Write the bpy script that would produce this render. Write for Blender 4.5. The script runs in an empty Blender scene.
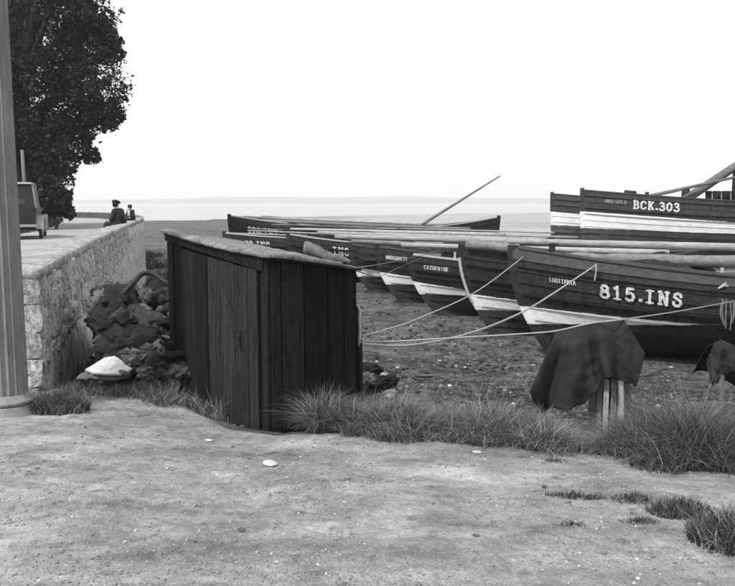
import bpy, bmesh, math, random
import numpy as np
from mathutils import Vector, Matrix, noise as mn

random.seed(7); rng = np.random.default_rng(7)
R = math.radians
scene = bpy.context.scene
COL = scene.collection

# ------------------------------------------------------------------ camera
EYE = 1.75; F = 800.0; PITCH = math.atan(90.0 / F)
cam_d = bpy.data.cameras.new('camera'); cam = bpy.data.objects.new('camera', cam_d); COL.objects.link(cam)
cam.location = (0, 0, EYE); cam.rotation_euler = (math.pi / 2 - PITCH, 0, 0)
cam_d.sensor_width = 36; cam_d.lens = F / 735 * 36; cam_d.clip_end = 30000; cam_d.clip_start = .05
scene.camera = cam

# ------------------------------------------------------------------ world, sun, exposure
SUN_TO = Vector((-.42, -.50, .80)).normalized()
w = bpy.data.worlds.new('World'); scene.world = w; w.use_nodes = True
nt = w.node_tree; nt.nodes.clear()
sky = nt.nodes.new('ShaderNodeTexSky'); sky.sky_type = 'NISHITA'; sky.sun_disc = False
sky.sun_elevation = math.asin(SUN_TO.z); sky.sun_rotation = math.atan2(SUN_TO.x, SUN_TO.y)
sky.dust_density = 4; sky.air_density = 1
bw = nt.nodes.new('ShaderNodeRGBToBW')
ma = nt.nodes.new('ShaderNodeMath'); ma.operation = 'MULTIPLY_ADD'; ma.inputs[1].default_value = .08; ma.inputs[2].default_value = 7.3   # bright even cloud layer over the clear sky
bgn = nt.nodes.new('ShaderNodeBackground'); bgn.inputs['Strength'].default_value = .1
out = nt.nodes.new('ShaderNodeOutputWorld')
nt.links.new(sky.outputs[0], bw.inputs[0]); nt.links.new(bw.outputs[0], ma.inputs[0])
nt.links.new(ma.outputs[0], bgn.inputs['Color']); nt.links.new(bgn.outputs[0], out.inputs[0])
sun_d = bpy.data.lights.new('sun', 'SUN'); sun_d.energy = 2.5; sun_d.angle = R(7); sun_d.color = (1, 1, 1)
sun = bpy.data.objects.new('sun', sun_d); COL.objects.link(sun)
sun.rotation_euler = SUN_TO.to_track_quat('Z', 'Y').to_euler()
vs = scene.view_settings; vs.view_transform = 'Standard'; vs.look = 'None'; vs.gamma = 1; vs.exposure = 0.66; vs.use_curve_mapping = False
scene.render.engine = 'CYCLES'
scene.cycles.max_bounces = 6; scene.cycles.volume_bounces = 2

# ------------------------------------------------------------------ helpers
def ray(px, py):
    a = (px - 367.5) / F; b = (293 - py) / F
    return Vector((a, b * math.sin(PITCH) + math.cos(PITCH), b * math.cos(PITCH) - math.sin(PITCH)))
def P(px, py, Y):                       # photo pixel at a known ground distance
    r = ray(px, py); k = Y / r.y
    return Vector((r.x * k, Y, EYE + r.z * k))
def sstep(a, b, v):
    t = min(1, max(0, (v - a) / (b - a))); return t * t * (3 - 2 * t)
def lerp_tab(tab, v):
    if v <= tab[0][0]: return tab[0][1]
    for (a, va), (b, vb) in zip(tab, tab[1:]):
        if v <= b: return va + (vb - va) * (v - a) / (b - a)
    return tab[-1][1]
def nz(x, y, z=0.0): return mn.noise(Vector((x, y, z)))

def mesh_obj(name, verts, faces, material=None, parent=None, smooth=False, loc=None):
    me = bpy.data.meshes.new(name); me.from_pydata([tuple(v) for v in verts], [], faces); me.update()
    if smooth: me.polygons.foreach_set('use_smooth', [True] * len(me.polygons))
    o = bpy.data.objects.new(name, me); COL.objects.link(o)
    if material: me.materials.append(material)
    if parent: o.parent = parent
    if loc: o.location = loc
    return o
def tag(o, label=None, cat=None, group=None, kind=None):
    if label: o['label'] = label
    if cat: o['category'] = cat
    if group: o['group'] = group
    if kind: o['kind'] = kind
    return o
def thing(name, label, cat, loc=(0, 0, 0), rz=0, group=None):
    o = bpy.data.objects.new(name, None); COL.objects.link(o); o.empty_display_size = .2
    o.location = loc; o.rotation_euler = (0, 0, rz)
    return tag(o, label, cat, group)
class MB:
    """collects boxes, tubes and lofts for ONE mesh"""
    def __init__(s): s.v = []; s.f = []
    def add(s, v, f):
        n = len(s.v); s.v += [tuple(p) for p in v]; s.f += [tuple(i + n for i in q) for q in f]
    def hexa(s, p):     # 8 points: bottom 4, top 4
        s.add(p, [(3, 2, 1, 0), (4, 5, 6, 7), (0, 1, 5, 4), (1, 2, 6, 5), (2, 3, 7, 6), (3, 0, 4, 7)])
    def box(s, a, b, M=None):
        (x0, y0, z0), (x1, y1, z1) = a, b
        p = [Vector(q) for q in ((x0, y0, z0), (x1, y0, z0), (x1, y1, z0), (x0, y1, z0), (x0, y0, z1), (x1, y0, z1), (x1, y1, z1), (x0, y1, z1))]
        s.hexa([M @ q for q in p] if M else p)
    def loft(s, rings, cap=True):
        n = len(rings[0]); b = len(s.v)
        for r in rings: s.v += [tuple(p) for p in r]
        for i in range(len(rings) - 1):
            for j in range(n):
                k = (j + 1) % n
                s.f.append((b + i * n + j, b + i * n + k, b + (i + 1) * n + k, b + (i + 1) * n + j))
        if cap:
            s.f.append(tuple(b + j for j in reversed(range(n))))
            s.f.append(tuple(b + (len(rings) - 1) * n + j for j in range(n)))
    def tube(s, pts, rad, n=8, rough=0, cap=True):
        pts = [Vector(p) for p in pts]; rings = []
        for i, p in enumerate(pts):
            d = (pts[min(i + 1, len(pts) - 1)] - pts[max(i - 1, 0)]).normalized()
            up = Vector((0, 0, 1)) if abs(d.z) < .95 else Vector((1, 0, 0))
            a = d.cross(up).normalized(); c = a.cross(d)
            r = rad[i] if isinstance(rad, (list, tuple)) else rad
            rings.append([p + (a * math.cos(t) + c * math.sin(t)) * r * (1 + (random.uniform(-rough, rough) if rough else 0)) for t in [2 * math.pi * k / n for k in range(n)]])
        s.loft(rings, cap)
    def build(s, name, material, parent=None, smooth=False, loc=None): return mesh_obj(name, s.v, s.f, material, parent, smooth, loc)

# ------------------------------------------------------------------ materials (a black and white world: all greys)
def mat(name, v, var=.25, scale=6, rough=.85, bump=.25, bscale=40, stretch=(1, 1, 1), spec=.25, rnd=0.0, attr=None, fine=.5, bdist=.02, con=.3):
    m = bpy.data.materials.new(name); m.use_nodes = True; t = m.node_tree; N = t.nodes; L = t.links
    b = N['Principled BSDF']; b.inputs['Roughness'].default_value = rough; b.inputs['Specular IOR Level'].default_value = spec
    tc = N.new('ShaderNodeTexCoord'); mp = N.new('ShaderNodeMapping'); mp.inputs['Scale'].default_value = stretch
    L.new(tc.outputs['Object'], mp.inputs[0])
    n1 = N.new('ShaderNodeTexNoise'); n1.inputs['Scale'].default_value = scale; n1.inputs['Detail'].default_value = 6; n1.inputs['Roughness'].default_value = .65
    n2 = N.new('ShaderNodeTexNoise'); n2.inputs['Scale'].default_value = bscale; n2.inputs['Detail'].default_value = 4
    L.new(mp.outputs[0], n1.inputs[0]); L.new(mp.outputs[0], n2.inputs[0])
    mx = N.new('ShaderNodeMath'); mx.operation = 'MULTIPLY_ADD'; mx.inputs[1].default_value = fine; L.new(n2.outputs[0], mx.inputs[0]); L.new(n1.outputs[0], mx.inputs[2])
    mr = N.new('ShaderNodeMapRange'); c = .5 + .5 * fine
    mr.inputs[1].default_value = c - con; mr.inputs[2].default_value = c + con
    mr.inputs[3].default_value = v * (1 - var); mr.inputs[4].default_value = v * (1 + var); L.new(mx.outputs[0], mr.inputs[0])
    last = mr.outputs[0]
    def mul(sock):
        nonlocal last
        q = N.new('ShaderNodeMath'); q.operation = 'MULTIPLY'; L.new(last, q.inputs[0]); L.new(sock, q.inputs[1]); last = q.outputs[0]
    if rnd:
        oi = N.new('ShaderNodeObjectInfo'); r = N.new('ShaderNodeMapRange'); r.inputs[3].default_value = 1 - rnd; r.inputs[4].default_value = 1 + rnd
        L.new(oi.outputs['Random'], r.inputs[0]); mul(r.outputs[0])
    if attr:
        a = N.new('ShaderNodeAttribute'); a.attribute_name = attr; mul(a.outputs['Fac'])
    L.new(last, b.inputs['Base Color'])
    if bump:
        bp = N.new('ShaderNodeBump'); bp.inputs['Strength'].default_value = bump; bp.inputs['Distance'].default_value = bdist
        L.new(mx.outputs[0], bp.inputs['Height']); L.new(bp.outputs[0], b.inputs['Normal'])
    m['out'] = 1
    return m
M = {}
M['tar_wood'] = mat('tarred_planks', .014, .75, 5, .85, .8, 26, (9, 9, .45), .12, .42, fine=.9, con=.2)
M['door_wood'] = mat('door_planks', .022, .8, 5, .85, .8, 26, (9, 9, .45), .12, .5, fine=.9, con=.2)
M['black'] = mat('black_gap_shade', .006, .2, bump=0)  # black put in for the shade of gaps and hollows
M['felt'] = mat('roof_felt', .165, .55, 6, .95, .6, 38, (1, 1, 1), fine=.8, con=.22)
M['iron_col'] = mat('painted_iron', .17, .35, 9, .6, .25, 60, (1, 1, .25), .4)
M['wallcore'] = mat('wall_mortar', .38, .65, 4.5, .95, .9, 22, (1.1, 1.1, .85), .1, fine=.7, con=.16)
M['wallstone'] = mat('wall_stone', .37, .65, 5, .95, .9, 26, (1.1, 1.1, .85), .1, .25, fine=.7, con=.16)
M['coping'] = mat('wall_coping', .27, .5, 4.0, .95, .9, 22, spec=.1, fine=.9, con=.2)
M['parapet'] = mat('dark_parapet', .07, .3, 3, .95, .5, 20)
M['road'] = mat('road_dust', .29, .25, .8, .95, .3, 20, spec=.1)
M['stone'] = mat('loose_stone', .11, .4, 7, .9, .5, 40, rnd=.5)
M['palestone'] = mat('pale_stone', .44, .35, 9, .9, .4, 30, rnd=.1)
M['rag'] = mat('old_canvas', .075, .8, 7, .95, .6, 60, rnd=.92)
M['sack'] = mat('dark_sacking', .026, .6, 5, .97, .8, 90, spec=.08, rnd=.1)
M['rubber'] = mat('black_rubber', .02, .2, 8, .6, .2)
M['rope'] = mat('manila_rope', .33, .3, 30, .9, .5, 120)
M['oldrope'] = mat('weathered_rope', .16, .3, 30, .9, .5, 120)
M['spar'] = mat('bare_spar', .27, .5, 4, .75, .25, 40, (.35, 3, 3), rnd=.18)
M['spar_grey'] = mat('grey_spar', .14, .5, 4, .8, .25, 40, (.35, 3, 3), rnd=.15)
M['sailroll'] = mat('rolled_sail', .17, .5, 5, .95, .7, 40)
M['net'] = mat('brown_net', .022, .7, 9, .97, .9, 60, rnd=.3)
M['deck'] = mat('deck_planks', .14, .3, 3, .85, .3, 30, (.4, 6, 6))
M['rail'] = mat('cap_rail', .07, .4, 4, .8, .3, 40, (.4, 3, 3), rnd=.3)
M['palerail'] = mat('worn_pale_rail', .38, .3, 4, .8, .3, 40, (.4, 3, 3))
M['darkwood'] = mat('dark_boat_wood', .014, .4, 5, .65, .3, 30, (.4, 3, 3), rnd=.25)
M['white'] = mat('white_paint', .72, .12, 6, .6, .1, 40)
M['stave'] = mat('weathered_stave', .24, .95, 4, .9, .6, 30, (7, 7, .6), rnd=.8)
M['bark'] = mat('bark', .05, .4, 6, .95, .8, 25, (2, 2, .4))
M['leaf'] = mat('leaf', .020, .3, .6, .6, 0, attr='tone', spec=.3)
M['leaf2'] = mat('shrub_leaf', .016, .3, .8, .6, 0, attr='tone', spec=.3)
M['grass'] = mat('grass_blade', .13, .25, 2, .7, 0, attr='tone', spec=.3)
M['pebble'] = mat('pebbles', .17, .3, 30, .9, .2, attr='tone')
M['pole'] = mat('pole_wood', .14, .2, 5, .9, .2)
M['coat'] = mat('dark_coat', .018, .3, 12, .9, .2)
M['coat2'] = mat('grey_coat', .03, .3, 12, .9, .2)
M['skin'] = mat('skin', .42, .08, 10, .6, 0)
M['shirt'] = mat('pale_shirt', .7, .1, 10, .8, 0)
M['hair'] = mat('dark_hair', .02, .3, 40, .6, .3)
M['carbody'] = mat('car_dark_paint', .016, .2, 3, .55, 0, spec=.25)
M['cartrim'] = mat('car_pale_paint_and_sunlit_pillar', .26, .12, 4, .4, 0, spec=.5)  # pale paint; on the pillars it stands in for sunlight
M['carglass'] = mat('car_glass', .02, .1, 3, .08, 0, spec=.6)
M['hills'] = mat('far_hills', .10, .3, .004, .95, 0)

# ground: bare dirt towards the camera, shingle and weed on the beach (the mask is stored per vertex)
def ground_mat():
    m = bpy.data.materials.new('ground_earth'); m.use_nodes = True; t = m.node_tree; N = t.nodes; L = t.links
    b = N['Principled BSDF']; b.inputs['Roughness'].default_value = .97; b.inputs['Specular IOR Level'].default_value = .08
    tc = N.new('ShaderNodeTexCoord')
    def noi(s, d=5, r=.6):
        n = N.new('ShaderNodeTexNoise'); n.inputs['Scale'].default_value = s; n.inputs['Detail'].default_value = d; n.inputs['Roughness'].default_value = r
        L.new(tc.outputs['Object'], n.inputs[0]); return n.outputs[0]
    def rng_(s, a, b_, c, d):
        r = N.new('ShaderNodeMapRange'); L.new(s, r.inputs[0])
        for i, v in zip((1, 2, 3, 4), (a, b_, c, d)): r.inputs[i].default_value = v
        return r.outputs[0]
    def op(o, a, c):
        q = N.new('ShaderNodeMath'); q.operation = o
        for i, s in ((0, a), (1, c)):
            if isinstance(s, (int, float)): q.inputs[i].default_value = s
            else: L.new(s, q.inputs[i])
        return q.outputs[0]
    big, mid, fin, gr = noi(.55, 4), noi(3.2, 6, .7), noi(17, 5, .7), noi(95, 3, .7)
    d = op('MULTIPLY', rng_(big, .35, .65, .20, .34), rng_(mid, .33, .67, .66, 1.26))
    d = op('MULTIPLY', d, rng_(fin, .3, .7, .76, 1.2)); d = op('MULTIPLY', d, rng_(gr, .3, .7, .6, 1.4))
    mps = N.new('ShaderNodeMapping'); mps.inputs['Scale'].default_value = (.45, 1.7, 1); mps.inputs['Rotation'].default_value = (0, 0, .25); L.new(tc.outputs['Object'], mps.inputs[0])
    ns = N.new('ShaderNodeTexNoise'); ns.inputs['Scale'].default_value = 1.3; ns.inputs['Detail'].default_value = 7; ns.inputs['Roughness'].default_value = .7; L.new(mps.outputs[0], ns.inputs[0])
    d = op('MULTIPLY', d, rng_(ns.outputs[0], .36, .64, .7, 1.22))          # trodden streaks
    spot = noi(6.5, 3, .5); d = op('MULTIPLY', d, rng_(spot, .60, .74, 1.0, .5))          # damp dark patches
    crumb = noi(42, 2, .5); d = op('MULTIPLY', d, rng_(crumb, .68, .76, 1.0, 1.5))          # pale grit
    wv = noi(.35, 5); s1 = noi(2.2, 6, .75); s2 = noi(11, 5, .75)
    s = op('MULTIPLY', rng_(wv, .35, .65, .055, .12), rng_(s1, .35, .65, .35, 1.6)); s = op('MULTIPLY', s, rng_(s2, .3, .7, .35, 1.8))
    vo = N.new('ShaderNodeTexVoronoi'); vo.inputs['Scale'].default_value = 9; L.new(tc.outputs['Object'], vo.inputs[0])
    s = op('ADD', s, op('MULTIPLY', rng_(vo.outputs['Distance'], .0, .22, .22, 0), rng_(s1, .5, .7, 0, 1)))
    far = N.new('ShaderNodeAttribute'); far.attribute_name = 'far'
    sand = op('MULTIPLY', rng_(noi(.05, 5), .3, .7, .24, .36), rng_(s1, .3, .7, .85, 1.15))
    mxs = N.new('ShaderNodeMix'); mxs.data_type = 'FLOAT'; L.new(far.outputs['Fac'], mxs.inputs[0]); L.new(s, mxs.inputs[2]); L.new(sand, mxs.inputs[3])
    a = N.new('ShaderNodeAttribute'); a.attribute_name = 'beach'
    k = rng_(op('ADD', a.outputs['Fac'], op('MULTIPLY', op('SUBTRACT', mid, .5), .7)), .35, .65, 0, 1)
    mx = N.new('ShaderNodeMix'); mx.data_type = 'FLOAT'; L.new(k, mx.inputs[0]); L.new(d, mx.inputs[2]); L.new(mxs.outputs[0], mx.inputs[3])
    L.new(mx.outputs[0], b.inputs['Base Color'])
    h = op('ADD', op('MULTIPLY', fin, .8), op('MULTIPLY', gr, .3)); h = op('ADD', h, op('MULTIPLY', mid, 1.3))
    bp = N.new('ShaderNodeBump'); bp.inputs['Strength'].default_value = .75; bp.inputs['Distance'].default_value = .045
    L.new(h, bp.inputs['Height']); L.new(bp.outputs[0], b.inputs['Normal'])
    return m
M['ground'] = ground_mat()

# ------------------------------------------------------------------ terrain
WALL = [(-3.3, 8.0), (-8.9, 31.0), (-10.3, 37), (-12.2, 43.5), (-15.6, 53.5), (-20.8, 64), (-28, 71.5), (-40, 78), (-62, 84)]
def wall_x(y): return lerp_tab([(b, a) for a, b in WALL], y)
def road_z(y): return lerp_tab([(4, 0), (8, .02), (14, .2), (27, .5), (60, .52), (90, .5)], y)
def edge(x): return lerp_tab([(-6, 8.6), (-3.2, 8.0), (-2.2, 7.9), (-1.2, 6.55), (-.75, 6.35), (-.3, 6.45), (.6, 6.3), (2.6, 5.5), (5, 4.6), (12, 2)], x)
PROF = [(-30, .05), (-3, .02), (-1.4, -.04), (0, -.14), (.35, -.23), (.9, -.37), (2.8, -.68), (10.5, -1.50), (20, -1.76), (38, -1.85), (60, -1.88)]
def waterline(x, y):
    u = x / max(y, 1.0); return lerp_tab([(-.6, 150), (-.23, 179), (.14, 300), (.4, 380), (1, 420)], u)
def ground_h(x, y, rough=True):
    d = y - edge(x)
    z = lerp_tab(PROF, d)
    if y > 55:
        W = waterline(x, y)
        zz = -1.88 - .19 * (y - 60) / (W - 60) if y < W else -2.07 - .012 * (y - W)
        z = z + (max(zz, -6) - z) * sstep(55, 70, y)
    if 8 < y < 17 and x < 0: z -= .75 * sstep(.1, -.2, x + .345 * y) * sstep(8.1, 10, y) * sstep(17, 12.5, y)
    wx = wall_x(y) - .22
    land = sstep(.2, -.2, x - wx) * sstep(6.0, 8.3, y)
    if y > 84: land *= sstep(100, 84, y)
    if rough and land < .99:
        k = .35 + .65 * sstep(0, 1.5, d)
        z += k * (.05 * nz(x * .5, y * .5) + .035 * nz(x * 1.7, y * 1.7, 3) + .018 * nz(x * 5, y * 5, 7)) * (1 if y < 60 else .3)
        if y < 12: z += .009 * nz(x * 14, y * 14, 9)
    zr = road_z(y)
    if y > 8:
        lx = wx - 4.6 - (1.2 if y < 30 else 0)          # grassy bank beyond the road
        zr += .55 * sstep(lx, lx - 2.0, x)
    return z * (1 - land) + zr * land
def G(px, py):                          # photo pixel -> point on the terrain
    r = ray(px, py); o = Vector((0, 0, EYE)); t = 1.0
    while t < 400:
        p = o + r * t
        if p.z < ground_h(p.x, p.y, False): return p
        t += .01 + t * .002
    return o + r * t

def build_ground():
    radii = [.0]; r = .5
    while r < 600: radii.append(r); r *= 1.018 if r < 14 else (1.03 if r < 60 else 1.07)
    angs = []; a = -110.0
    while a <= 110.01: angs.append(a); a += .42 if abs(a + .2) < 34 else 3.0
    vs_, fs, be, fa = [], [], [], []
    nA = len(angs)
    for r in radii:
        for a in angs:
            x = r * math.sin(R(a)); y = r * math.cos(R(a))
            vs_.append((x, y, ground_h(x, y)))
            d = y - edge(x); be.append(sstep(-.15, .5, d) if x > wall_x(y) - .3 or y < 7 else .55)
            fa.append(sstep(48, 75, y) * (.03 + .97 * sstep(-.2, .05, x / max(y, 1))))
    for i in range(len(radii) - 1):
        for j in range(nA - 1):
            q = (i * nA + j, i * nA + j + 1, (i + 1) * nA + j + 1, (i + 1) * nA + j)
            fs.append(q[::-1] if False else (q[0], q[3], q[2], q[1]) if False else (q[0], q[1], q[2], q[3])[::-1])
    o = mesh_obj('ground', vs_, fs, M['ground'], smooth=True)
    for nme, dat in (('beach', be), ('far', fa)):
        at = o.data.attributes.new(nme, 'FLOAT', 'POINT'); at.data.foreach_set('value', dat)
    tag(o, kind='structure')
build_ground()

SEA = -2.07
def water_mat():
    m = bpy.data.materials.new('sea_water'); m.use_nodes = True; t = m.node_tree; N = t.nodes; L = t.links
    b = N['Principled BSDF']; b.inputs['Base Color'].default_value = (.16, .16, .16, 1); b.inputs['Roughness'].default_value = .12; b.inputs['IOR'].default_value = 1.33
    tc = N.new('ShaderNodeTexCoord'); mp = N.new('ShaderNodeMapping'); mp.inputs['Scale'].default_value = (.35, 1, 1); L.new(tc.outputs['Object'], mp.inputs[0])
    n = N.new('ShaderNodeTexNoise'); n.inputs['Scale'].default_value = .12; n.inputs['Detail'].default_value = 5; L.new(mp.outputs[0], n.inputs[0])
    bp = N.new('ShaderNodeBump'); bp.inputs['Strength'].default_value = .25; bp.inputs['Distance'].default_value = .3
    L.new(n.outputs[0], bp.inputs['Height']); L.new(bp.outputs[0], b.inputs['Normal']); return m
tag(mesh_obj('sea', [(-9000, 90, SEA), (9000, 90, SEA), (9000, 9000, SEA), (-9000, 9000, SEA)], [(0, 1, 2, 3)], water_mat()), kind='structure')

def build_hills():
    v, f = [], []; n = 160; rows = [(0, 0), (150, .5), (420, .9), (800, 1.0), (1500, .7)]
    for k, (dy, hh) in enumerate(rows):
        for i in range(n + 1):
            x = -5200 + 10400 * i / n
            H = 27 + 14 * nz(x * .0006, 1.7) + 9 * nz(x * .002, 5.1) + 3 * nz(x * .009, 8.3)
            H *= .75 + .4 * sstep(-2600, -600, x) * sstep(2600, 600, x) + .25 * sstep(1000, 3500, x)
            v.append((x, 4300 + dy + 200 * nz(x * .0008, 9), -2.6 + (H + 4) * hh * (1 + .08 * nz(x * .004, k * 3.1))))
    for k in range(len(rows) - 1):
        for i in range(n): a = k * (n + 1) + i; f.append((a, a + 1, a + n + 2, a + n + 1))
    tag(mesh_obj('hills', v, f, M['hills'], smooth=True), kind='structure')
build_hills()

# road on the landward side of the wall
def build_road():
    v, f = [], []; ys = [7.2 + 1.2 * i for i in range(57)]; nx = 8
    for y in ys:
        x1 = wall_x(max(y, 8)) - .28; wd = 5.2 if y < 28 else 4.6
        if y > 58: wd = 4.6 + (y - 58) * 1.6
        for j in range(nx + 1):
            x = x1 - wd * j / nx; k = j / nx
            v.append((x, y, max(road_z(y), ground_h(x, y, False) if j < nx else road_z(y)) + .012 + .03 * math.sin(math.pi * k) + .012 * nz(x * .8, y * .5)))
    for i in range(len(ys) - 1):
        for j in range(nx): a = i * (nx + 1) + j; f.append((a, a + nx + 1, a + nx + 2, a + 1)[::-1])
    tag(mesh_obj('road', v, f, M['road'], smooth=True), kind='structure')
build_road()

# haze over the firth
hb = MB(); hb.box((-7000, -150, -8), (7000, 6800, 95))
hz = hb.build('haze', None); hm = bpy.data.materials.new('sea_haze'); hm.use_nodes = True; hn = hm.node_tree
hn.nodes.remove(hn.nodes['Principled BSDF']); pv = hn.nodes.new('ShaderNodeVolumePrincipled')
pv.inputs['Color'].default_value = (.96, .96, .96, 1); pv.inputs['Density'].default_value = .00036; pv.inputs['Anisotropy'].default_value = .2
hn.links.new(pv.outputs[0], hn.nodes['Material Output'].inputs['Volume']); hz.data.materials.append(hm); tag(hz, kind='stuff')

# ------------------------------------------------------------------ stone meshes shared by many
def stone_mesh(seed, flat=.6, ang=.35, sub=2):
    bm = bmesh.new(); bmesh.ops.create_icosphere(bm, subdivisions=sub, radius=1)
    o = Vector((seed * 7.3, seed * 3.1, seed))
    for v in bm.verts:
        p = v.co.copy(); k = 1 + ang * mn.noise(p * 1.1 + o) + .18 * mn.noise(p * 2.7 + o)
        q = Vector((p.x, p.y, p.z * flat)) * k
        m_ = max(abs(q.x), abs(q.y), abs(q.z)); v.co = q * (1 - .25 * max(0, m_ - .8))
    me = bpy.data.meshes.new('stone'); bm.to_mesh(me); bm.free(); return me
STONES = [stone_mesh(i, random.uniform(.45, .8)) for i in range(9)]
_stone_mats = {}
def stone(name, loc, size, m, parent=None, rot=None, seed=None):
    i = random.randrange(9) if seed is None else seed
    key = (i, m.name)
    if key not in _stone_mats:
        me = STONES[i].copy(); me.materials.append(m); _stone_mats[key] = me
    o = bpy.data.objects.new(name, _stone_mats[key]); COL.objects.link(o)
    o.location = loc; o.scale = size if isinstance(size, (tuple, list)) else (size,) * 3
    o.rotation_euler = rot or (random.uniform(-.3, .3), random.uniform(-.3, .3), random.uniform(0, 6.28))
    if parent: o.parent = parent
    return o

# ------------------------------------------------------------------ sea wall
def build_wall():
    root = thing('sea_wall', 'long pale rubble stone sea wall with smooth top beside the road', 'wall', (-3.3, 8.0, -.3))
    o0 = Vector(root.location)
    T = .46
    # resample the path
    pts = []
    for (a, b), (c, d) in zip(WALL, WALL[1:]):
        n = max(2, int(math.hypot(c - a, d - b) / .35))
        pts += [(a + (c - a) * i / n, b + (d - b) * i / n) for i in range(n)]
    pts.append(WALL[-1])
    for _ in range(14):     # round the bends
        pts = [pts[0]] + [((pts[i - 1][0] + 2 * pts[i][0] + pts[i + 1][0]) / 4, (pts[i - 1][1] + 2 * pts[i][1] + pts[i + 1][1]) / 4) for i in range(1, len(pts) - 1)] + [pts[-1]]
    def frame(i):
        a = Vector(pts[max(i - 1, 0)]); b = Vector(pts[min(i + 1, len(pts) - 1)]); d = (b - a).normalized()
        return Vector(pts[i]), d, Vector((d.y, -d.x))           # point, along, seaward normal
    def top(y): return lerp_tab([(8, 1.09), (13, 1.12), (22, 1.10), (31, 1.06), (60, .98), (90, .95)], y)
    ny = 9
    mb = MB(); cop = MB(); dark = MB(); split = 0
    rings = []; crings = []
    for i in range(len(pts)):
        p, d, n = frame(i); y = p.y
        zb = min(ground_h(p.x + n.x * .3, p.y + n.y * .3, False), 0) - .35; zt = top(y)
        ring = []
        for k in range(ny):        # seaward face, slightly battered and lumpy
            f = k / (ny - 1); z = zb + (zt - .1 - zb) * f
            off = .06 * (1 - f) + .016 * nz(i * .9, z * 3.1) + .012 * nz(i * 2.3, z * 7.7, 4)
            ring.append(Vector((p.x + n.x * off, p.y + n.y * off, z)) - o0)
        ring.append(Vector((p.x - n.x * T, p.y - n.y * T, zt - .1)) - o0); ring.append(Vector((p.x - n.x * T, p.y - n.y * T, zb)) - o0)
        rings.append(ring)
        c = []
        for off, dz in ((.004, -.13), (.008, -.02), (-.012, .0), (-.07, .006), (-.25, .008), (-T + .03, .004), (-T - .005, -.012), (-T - .005, -.13)):
            q = .035 * nz(i * .55, off * 5) + .04 * nz(i * 1.7, off * 7, 3)
            c.append(Vector((p.x + n.x * (off + q), p.y + n.y * (off + q), zt + dz + q)) - o0)
        crings.append(c)
    cut = next(i for i, q in enumerate(pts) if q[1] > 50)
    mb.loft(rings[:cut + 1]); mb.build('wall_core', M['wallcore'], root, True)
    cop.loft(crings[:cut + 1]); cop.build('coping', M['coping'], root, True)
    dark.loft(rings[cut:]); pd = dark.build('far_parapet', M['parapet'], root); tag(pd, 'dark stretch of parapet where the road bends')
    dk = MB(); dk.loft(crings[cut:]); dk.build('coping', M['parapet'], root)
    # face stones as parts
    def brickmesh(seed):
        bm = bmesh.new(); bmesh.ops.create_cube(bm, size=1); bmesh.ops.subdivide_edges(bm, edges=bm.edges[:], cuts=1, use_grid_fill=True)
        for v in bm.verts:
            c = v.co; k = max(abs(c.x), abs(c.z)) * 2
            v.co += Vector((mn.noise(c * 2 + Vector((seed, 0, 0))), mn.noise(c * 2 + Vector((0, seed, 3))), mn.noise(c * 2 + Vector((3, 5, seed))))) * .17
            if abs(c.x) > .3 and abs(c.z) > .3: v.co.x *= .88; v.co.z *= .88; v.co.y *= .96
            if abs(c.x) < .1 and abs(c.z) < .1: v.co.y *= 1.04
        me = bpy.data.meshes.new('stone'); bm.to_mesh(me); bm.free(); me.materials.append(M['wallstone'])
        return me
    BM_ = [brickmesh(s * 3.7) for s in range(10)]
    cnt = 0
    z0 = {}
    L = 0.0
    a = Vector(WALL[0]); dvec = (Vector(WALL[1]) - a).normalized(); nv = Vector((dvec.y, -dvec.x)); ang = math.atan2(dvec.y, dvec.x)
    s = 0.0; z = .86
    row = 0
    zt0 = .99
    while zt0 > -.55 and cnt < 290:
        hh = random.uniform(.14, .24); s = random.uniform(0, .1)
        lim = 17 if zt0 > .3 else 13
        while s < lim and cnt < 290:
            wd = random.uniform(.14, .42); hk = hh * random.uniform(.7, 1.12)
            c = a + dvec * (s + wd / 2); zc = zt0 - hh / 2 + .045 * sstep(0, 6, s)
            f = min(1, max(0, (zc + .45) / 1.35))
            o = bpy.data.objects.new('stone', random.choice(BM_)); COL.objects.link(o); o.parent = root
            off = .06 * (1 - f) - .082 + random.uniform(-.012, .014)
            o.location = Vector((c.x + nv.x * off, c.y + nv.y * off, zc)) - o0
            o.rotation_euler = (random.uniform(-.04, .04), random.uniform(-.12, .12), ang + random.uniform(-.04, .04)); o.location.z += random.uniform(-.03, .03); o.scale = (wd * .96, .2, hk)
            s += wd; cnt += 1
        zt0 -= hh
    # quoins on the near end
    zt = .99
    while zt > -.2:
        hh = random.uniform(.2, .3)
        for k in range(2):
            o = bpy.data.objects.new('stone', random.choice(BM_)); COL.objects.link(o); o.parent = root
            c = a - nv * (.11 + .24 * k) + dvec * .03
            o.location = Vector((c.x, c.y, zt - hh / 2)) - o0; o.rotation_euler = (0, 0, ang - math.pi / 2); o.scale = (.245, .16, hh * 1.03)
        zt -= hh
build_wall()

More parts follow.
